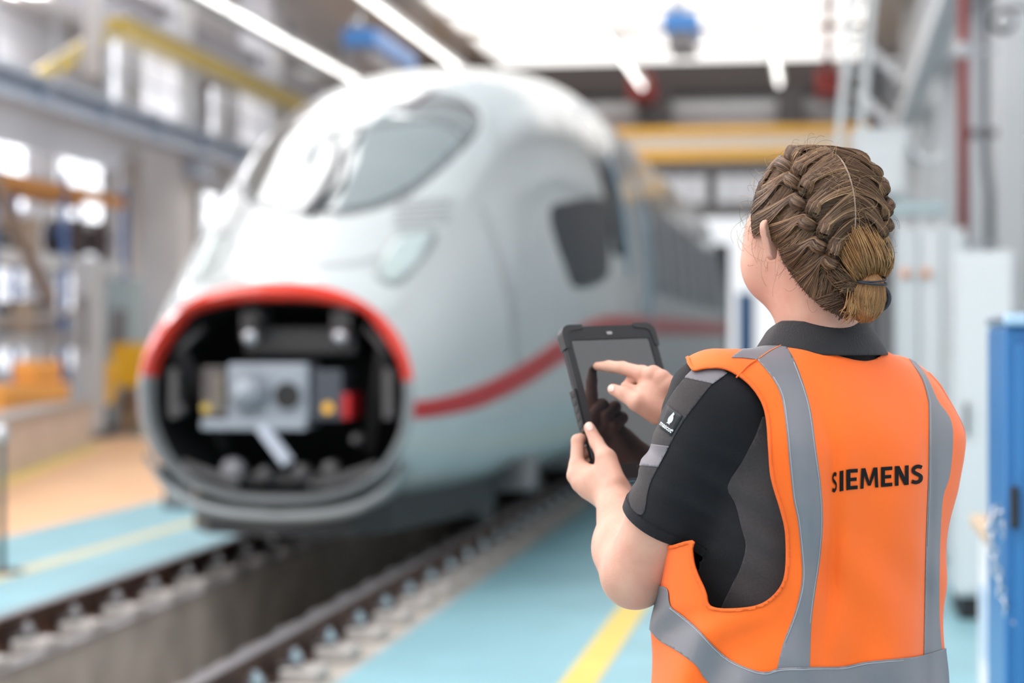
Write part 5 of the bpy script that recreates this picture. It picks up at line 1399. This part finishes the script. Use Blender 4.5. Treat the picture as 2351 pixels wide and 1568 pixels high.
def hairmat(name, ramp, rough=.38):
    m = bpy.data.materials.new(name); m.use_nodes = True; nt = m.node_tree; b = nt.nodes['Principled BSDF']
    a = nt.nodes.new('ShaderNodeAttribute'); a.attribute_name = 'tone'
    r = nt.nodes.new('ShaderNodeValToRGB'); els = r.color_ramp.elements
    while len(els) < len(ramp): els.new(.5)
    for e, (p_, c_) in zip(els, ramp): e.position = p_; e.color = (*c_, 1)
    nt.links.new(a.outputs['Fac'], r.inputs['Fac']); nt.links.new(r.outputs['Color'], b.inputs['Base Color'])
    b.inputs['Roughness'].default_value = rough; b.inputs['Specular IOR Level'].default_value = .35
    return m
M_hair = hairmat('hair_strands_brown', [(0, (.035, .017, .009)), (.42, (.118, .061, .033)), (.78, (.29, .165, .088)), (1, (.56, .35, .185))], .42)
M_ging = hairmat('hair_ends_golden', [(0, (.13, .06, .028)), (.5, (.40, .195, .072)), (1, (.66, .40, .175))])
v2, t2 = shell(v, t, n, .004)
hair = tag(mesh_obj('hair', cam2w(v2), t2, M_cap, person), 'light brown hair in two French braids')
OFFS = C(1868, 528, 1.0)
def hpt(px, py, lift):
    d = Vector(nrm(C(px, py, 1)))
    h, nn, _, _ = bvhH.ray_cast(Vector((0, 0, 0)), d)
    if h is None:                                       # beyond the outline: nearest point of the surface to the ray
        q = np.array(d) * (HC @ np.array(d)); h, nn, _, _ = bvhH.find_nearest(Vector(q))
    return np.array(h) + np.array(nn) * lift
def strands_mesh(name, S, R, tone, m, parent, sides=3):
    """S (n,k,3) strand points, R (n,k) radii, tone (n,)"""
    S = np.asarray(S, float); n, k, _ = S.shape; T = np.gradient(S, axis=1); T /= np.linalg.norm(T, axis=2)[..., None] + 1e-12
    up = nrm(np.array([.31, .77, -.55])); X = np.cross(T, up); X /= np.linalg.norm(X, axis=2)[..., None] + 1e-9; Y = np.cross(T, X)
    ring = [S + R[..., None] * (X * math.cos(a) + Y * math.sin(a)) for a in np.arange(sides) * 2 * math.pi / sides]
    V = np.stack(ring, 2).reshape(-1, 3)
    b = (np.arange(n)[:, None, None] * k + np.arange(k - 1)[None, :, None]) * sides; j = np.arange(sides)[None, None, :]; j2 = (j + 1) % sides
    F = np.stack([b + j, b + j2, b + sides + j2, b + sides + j], -1).reshape(-1, 4)
    o = mesh_obj(name, cam2w(V), F, m, parent)
    at = o.data.attributes.new('tone', 'FLOAT', 'POINT'); at.data.foreach_set('value', np.repeat(np.asarray(tone, float), k * sides))
    o['kind'] = 'stuff'; return o
def ctrl_strand(cs, n=14):
    """cs: list of (px,py,lift); resampled smoothly on the head"""
    q = spline(cs, 5); s = np.linspace(0, len(q) - 1, n); q = np.stack([np.interp(s, np.arange(len(q)), q[:, i]) for i in range(3)], 1)
    return np.array([hpt(*p) for p in q])
def midpx(py):
    a, b = 1850.0, 2040.0
    for _ in range(18):
        m_ = (a + b) / 2
        if (hpt(m_, py, 0) - HC) @ HL > 0: a = m_
        else: b = m_
    return (a + b) / 2
Ll = [(1809, 389), (1825, 423), (1837, 469), (1857, 514), (1880, 563), (1906, 600)]
Rl = [(1824, 368), (1838, 399), (1853, 434), (1868, 482), (1891, 528), (1911, 571)]
Ls = [((1722, 455), (1748, 380)), ((1716, 505), (1722, 440)), ((1724, 545), (1718, 495)), ((1786, 560), (1742, 522)), ((1812, 622), (1790, 572)), ((1868, 688), (1820, 632))]
Rs = [((1838, 345), (1885, 338)), ((1890, 340), (1922, 350)), ((1925, 352), (1944, 388)), ((1945, 390), (1953, 440)), ((1953, 440), (1948, 495)), ((1948, 495), (1952, 560))]
MY = np.arange(340, 580, 12.0); MX = np.array([midpx(y) for y in MY])
Rs = [tuple((min(x, np.interp(y, MY, MX) - 1) if i < 1 else np.interp(y, MY, MX) - 1, y) for x, y in q) for i, q in enumerate(Rs)]
def lobe_strands(c, src, axis, N, seed, left):
    rg = np.random.default_rng(seed); S, tone = [], []
    ax2 = np.array(axis) / np.hypot(*axis); pe = np.array([-ax2[1], ax2[0]])
    if (np.array(src[0]) - np.array(src[1])) @ pe > 0: pe = -pe
    grp = (np.arange(N) * 9 // N) + int(seed)
    for i in range(N):
        u = (i + rg.random()) / N; w = u * 2 - 1
        s = np.array(src[0]) * (1 - u) + np.array(src[1]) * u + rg.normal(0, 2.0, 2)
        c0 = np.array(c, float); ww = w * 11.5 + rg.normal(0, .7)
        ww = w * 14 + rg.normal(0, .7)
        e_in = c0 - ax2 * 19 + pe * ww * .95; pk = c0 - ax2 * 7 + pe * ww; pk2 = c0 + ax2 * 9 + pe * ww * .9; ou = c0 + ax2 * 23 + pe * ww * .55
        hgt = .0165 * math.sqrt(max(0.02, 1 - (w * .97) ** 2)) + .001
        mid = s * .5 + e_in * .5 + pe * rg.normal(0, 1.5) + np.array([0, 3.0 if left else -5.0])
        lf = .0012 + .0022 * rg.random()
        S.append(ctrl_strand([(*s, lf * .4), (*mid, lf + .0015), (*e_in, .0045 + lf + hgt * .12), (*pk, hgt * .93 + lf * .3), (*pk2, hgt * .95), (*ou, -.003)], 20))
        tone.append(np.clip(.40 + .18 * rg.normal() + .18 * math.sin(grp[i] * 2.1) + (.12 if u > .8 else 0), 0, 1))
    return np.array(S), np.array(tone)
allS, allT = [], []
NB_ = 150
for i, (c, s) in enumerate(zip(Ll, Ls)):
    a, b = lobe_strands(c, s, (.86, .50), NB_, 100 + i, True); allS.append(a); allT.append(b)
for i, (c, s) in enumerate(zip(Rl, Rs)):
    a, b = lobe_strands(c, s, (-.42, .90), NB_, 200 + i, False); allS.append(a); allT.append(b + .04)
S0 = np.concatenate(allS); T0 = np.concatenate(allT)
k = S0.shape[1]; rad = np.interp(np.linspace(0, 1, k), [0, .15, .8, 1], [.0004, .0008, .00085, .0006])[None].repeat(len(S0), 0)
bl = strands_mesh('braid', S0, rad, T0, M_hair, hair); br_ = strands_mesh('braid', np.stack([hmir(s) for s in S0]), rad, np.clip(T0 - .05, 0, 1), M_hair, hair)
# plump cores of the braid
def lobe_core(c, axis, mirror):
    p = hpt(*c, .0055); q = hpt(c[0] + axis[0] * 12, c[1] + axis[1] * 12, .0055); a = nrm(q - p); nn = nrm(p - cranC); a = nrm(a - nn * (a @ nn)); b = np.cross(nn, a)
    V, F = [], []; m_, n_ = 9, 14
    for i in range(m_ + 1):
        th = math.pi * i / m_
        for j in range(n_): ph_ = 2 * math.pi * j / n_; V.append(p + a * .0145 * math.cos(th) + math.sin(th) * (b * .0085 * math.cos(ph_) + nn * .0085 * math.sin(ph_)))
    V = np.array(V); V = hmir(V) if mirror else V
    for i in range(m_):
        for j in range(n_): F.append((i * n_ + j, i * n_ + (j + 1) % n_, i * n_ + n_ + (j + 1) % n_, i * n_ + n_ + j))
    return V, F
for mirror, par in ((False, bl), (True, br_)):
    for c in Ll: mesh_obj('braid_lobe', cam2w(lobe_core(c, (.86, .50), mirror)[0]), lobe_core(c, (.86, .50), mirror)[1], M_cap, hair)
    for c in Rl: mesh_obj('braid_lobe', cam2w(lobe_core(c, (-.42, .90), mirror)[0]), lobe_core(c, (-.42, .90), mirror)[1], M_cap, hair)
# combed filler over the scalp: from the side hairline and the parting towards the braid
rg = np.random.default_rng(5); S, T = [], []
braidx = lambda y: np.interp(y, [360, 400, 440, 490, 540, 600, 640], [1815, 1832, 1842, 1858, 1882, 1910, 1930])
for i in range(520):
    y = rg.uniform(345, 560); px0 = np.interp(y, MY, MX) + rg.normal(0, 1.2) - 1
    y1 = y * .78 + 118 + rg.normal(0, 6); bx = braidx(y1) + rg.uniform(4, 20)
    S.append(ctrl_strand([(px0, y, .0003), ((px0 * .6 + bx * .4), y * .6 + y1 * .4 - 4, .0018), (bx, y1, .004)], 16)); T.append(np.clip(.30 + .13 * rg.normal(), 0, 1))
HLN = spline([(1735, 395), (1720, 430), (1712, 470), (1716, 520), (1724, 545), (1745, 520), (1775, 530), (1790, 580), (1806, 614), (1830, 648), (1860, 682), (1905, 715)], 6)
for i in range(620):
    u = rg.random() * (len(HLN) - 1); a = HLN[int(u)] + (HLN[min(int(u) + 1, len(HLN) - 1)] - HLN[int(u)]) * (u % 1) + rg.normal(0, 3.5, 2)
    y1 = np.interp(u / (len(HLN) - 1), [0, .3, .45, .62, .8, 1], [370, 400, 445, 515, 575, 640]) + rg.normal(0, 8); bx = braidx(y1) - rg.uniform(4, 22)
    S.append(ctrl_strand([(*a, .0002), (a[0] * .5 + bx * .5, a[1] * .5 + y1 * .5 + 4, .0022), (bx, y1, .004)], 16)); T.append(np.clip(.42 + .15 * rg.normal(), 0, 1))
S = np.array(S); T = np.array(T); rad = np.interp(np.linspace(0, 1, 16), [0, .2, 1], [.0003, .0007, .0007])[None].repeat(len(S), 0)
strands_mesh('combed_hair', S, rad, T, M_hair, hair); strands_mesh('combed_hair', np.stack([hmir(s) for s in S]), rad, np.clip(T - .05, 0, 1), M_hair, hair)
# front and crown of the cap
S, T = [], []
for i in range(600):
    # from the parting over the crown forwards, in head space
    y = rg.uniform(-.02, .085); sd = rg.choice([-1, 1]); pts = []
    for u in np.linspace(0, 1, 16):
        th = sd * (u * 1.15 + .02); yy = y - .035 * u * u
        dirv = np.array([math.sin(th) * .087, yy, math.cos(th) * .104]); rr = math.sqrt(max(.02, 1 - (yy / .106) ** 2)); dirv[0] *= rr; dirv[2] *= rr
        pts.append(cranC + HL * dirv[0] + HF * dirv[1] + HU * dirv[2] + nrm(HL * dirv[0] + HU * dirv[2]) * (.0012 + .001 * math.sin(i)))
    S.append(pts); T.append(np.clip(.38 + .14 * rg.normal(), 0, 1))
S = np.array(S); rad = np.full(S.shape[:2], .0007); strands_mesh('crown_hair', S, rad, T, M_hair, hair)
# bun at the nape with two elastic ties, golden ends fanned above it
BC = hpt(1966, 672, .018); bn = nrm(np.array([.25, -.20, -1.0])); bx_ = nrm(np.cross(bn, BU)); by_ = np.cross(bx_, bn); by_ = by_ if by_[1] > 0 else -by_; BXS = 1 if bx_[0] > 0 else -1
M_bunb = mat('bun_base_brown', (.15, .082, .04), .55, var=.4, vscale=90)
bun = mesh_obj('bun', *(lambda V, F: (cam2w(V), F))(*surface_nets(lambda p: sminn(ellip(p, BC, (.021, .026, .017), (bx_, by_, bn)), ellip(p, BC - by_ * .016 + bx_ * .003, (.019, .016, .017), (bx_, by_, bn)), .01), BC - .06, BC + .06, .004)), M_bunb, hair)
S, T = [], []
for i in range(800):
    ph_ = rg.uniform(-1.7, 1.7); t0 = rg.uniform(.02, .3); t1 = rg.uniform(2.3, 3.1); dr = rg.normal(0, .22); wv_ = rg.uniform(0, 6); pts = []
    for u in np.linspace(0, 1, 16):
        th = t0 + (t1 - t0) * u; q = ph_ + dr * (u - .5) * 2 + .10 * math.sin(6 * u + wv_)
        pts.append(BC - by_ * .003 + by_ * (.036 * math.cos(th)) + (bx_ * (.0275 * math.sin(q)) + bn * (.0235 * math.cos(q))) * math.sin(th) * (1 + .03 * math.sin(wv_)))
    S.append(pts); T.append(np.clip(.42 + .22 * rg.normal(), 0, 1))
for i in range(150):      # loose ends below
    a = (rg.uniform(1928, 2012), rg.uniform(650, 700)); b = (a[0] + rg.normal(-2, 8), rg.uniform(712, 738))
    p0, p1 = hpt(*a, .026), hpt(*b, .014); m_ = (p0 + p1) / 2 + nrm(p0 - HC) * .006
    q = spline([p0, m_, p1], 8); S.append(np.array([q[int(j)] for j in np.linspace(0, len(q) - 1, 16)])); T.append(np.clip(.55 + .2 * rg.normal(), 0, 1))
S = np.array(S); rad = np.interp(np.linspace(0, 1, 16), [0, .2, .8, 1], [.0004, .0007, .0007, .0003])[None].repeat(len(S), 0)
strands_mesh('bun_hair', S, rad, T, M_ging, hair)
S, T = [], []
for i in range(420):
    u = rg.random(); a = (1952 + 52 * u + rg.normal(0, 3), 640 + rg.normal(0, 5)); e = (1925 + 92 * u + rg.normal(0, 5), 545 - 26 * math.sin(math.pi * min(1, u * 1.1)) + rg.normal(0, 9) + 40 * (1 - u) ** 2)
    lf = rg.uniform(.006, .016)
    S.append(ctrl_strand([(*a, .020), ((a[0] + e[0]) / 2 + 4 + 10 * (u - .5), (a[1] + e[1]) / 2, lf + .010), (*e, lf * .35)], 16)); T.append(np.clip(.45 + .35 * (u - .5) + .2 * rg.normal(), 0, 1))
S = np.array(S); rad = np.interp(np.linspace(0, 1, 16), [0, .3, .8, 1], [.0007, .0008, .0006, .0003])[None].repeat(len(S), 0)
strands_mesh('golden_tuft', S, rad, T, M_ging, hair)
# braid tails running into the bun, both sides
S, T = [], []
for i in range(260):      # nape hair drawn into the bun
    a = (rg.uniform(1872, 1945), 0); a = (a[0], np.interp(a[0], [1872, 1905, 1945], [690, 712, 731]) + rg.normal(0, 3)); e = (1950 + rg.normal(0, 6), 655 + rg.normal(0, 10))
    S.append(ctrl_strand([(*a, .0004), ((a[0] + e[0]) / 2 - 4, (a[1] + e[1]) / 2 + 4, .008), (*e, .018)], 16)); T.append(np.clip(.3 + .15 * rg.normal(), 0, 1))
for i in range(220):
    a = (1905 + rg.normal(0, 9), 606 + rg.normal(0, 7)); e = (1945 + rg.normal(0, 10), 655 + rg.normal(0, 8)); 
    S.append(ctrl_strand([(*a, .006), (1922 + rg.normal(0, 8), 628 + rg.normal(0, 8), .014 + rg.uniform(-.003, .003)), (*e, .022)], 16)); T.append(np.clip(.42 + .16 * rg.normal(), 0, 1))
S = np.array(S); rad = np.full(S.shape[:2], .0008); strands_mesh('braid_tail', S, rad, T, M_hair, hair); strands_mesh('braid_tail', np.stack([hmir(s) for s in S]), rad, T, M_hair, hair)
M_tie = mat('elastic_navy', (.016, .019, .03), .6)
def arc(c, a, ra, b, rb, t0, t1, n=18): return np.array([c + a * ra * math.cos(t) + b * rb * math.sin(t) for t in np.linspace(t0, t1, n)])
MB().tube(cam2w(arc(BC + by_ * .019, bx_, .026, bn, .0265, -.2, 3.3) + np.outer(np.linspace(-.5, .5, 18), by_) * .006), .0017, 8).build('hair_tie', M_tie, hair, True)
MB().tube(cam2w(arc(BC + by_ * .0225, bx_, .025, bn, .0255, -.2, 3.3) + np.outer(np.linspace(.5, -.5, 18), by_) * .004), .0013, 8).build('hair_tie', M_tie, hair, True)
MB().tube(cam2w(arc(BC - by_ * .004 + bx_ * BXS * .012, by_, .019, bx_ * BXS * .8 + bn * .6, .021, -.4, 2.6)), .0030, 8).build('hair_tie', M_tie, hair, True)
MB().tube(cam2w(np.array([hpt(np.interp(y, MY, MX) - .5, y, .0006) for y in np.linspace(352, 540, 24)])), np.interp(np.linspace(0, 1, 24), [0, .1, .9, 1], [.0005, .0016, .0016, .0005]), 6).build('parting', mat('scalp_parting', (.36, .25, .19), .6), hair, True)
# loose fly-away hairs
S, T = [], []
for i in range(215):
    th = rg.uniform(-2.2, 2.2); q = np.array([math.sin(th), math.cos(th)])
    a = (1868 + q[0] * rg.uniform(90, 165), 528 - q[1] * rg.uniform(120, 180)) if i < 200 else tuple(HLN[rg.integers(0, len(HLN))] + rg.normal(0, 4, 2))
    p0 = hpt(*a, .001); nn = nrm(p0 - cranC); tg = nrm(np.cross(nn, rg.normal(0, 1, 3))); L = rg.uniform(.012, .045) * (1.2 if i < 200 else .5); lf = rg.uniform(.002, .022)
    S.append([p0 + tg * L * u + nn * (lf * math.sin(u * 2.2) * 1.2 - .3 * L * L * u * u) + np.cross(nn, tg) * (.3 * L * u * u) for u in np.linspace(0, 1, 10)]); T.append(rg.uniform(.5, 1))
S = np.array(S); strands_mesh('flyaway_hair', S, np.full(S.shape[:2], .00021), T, M_hair, hair)
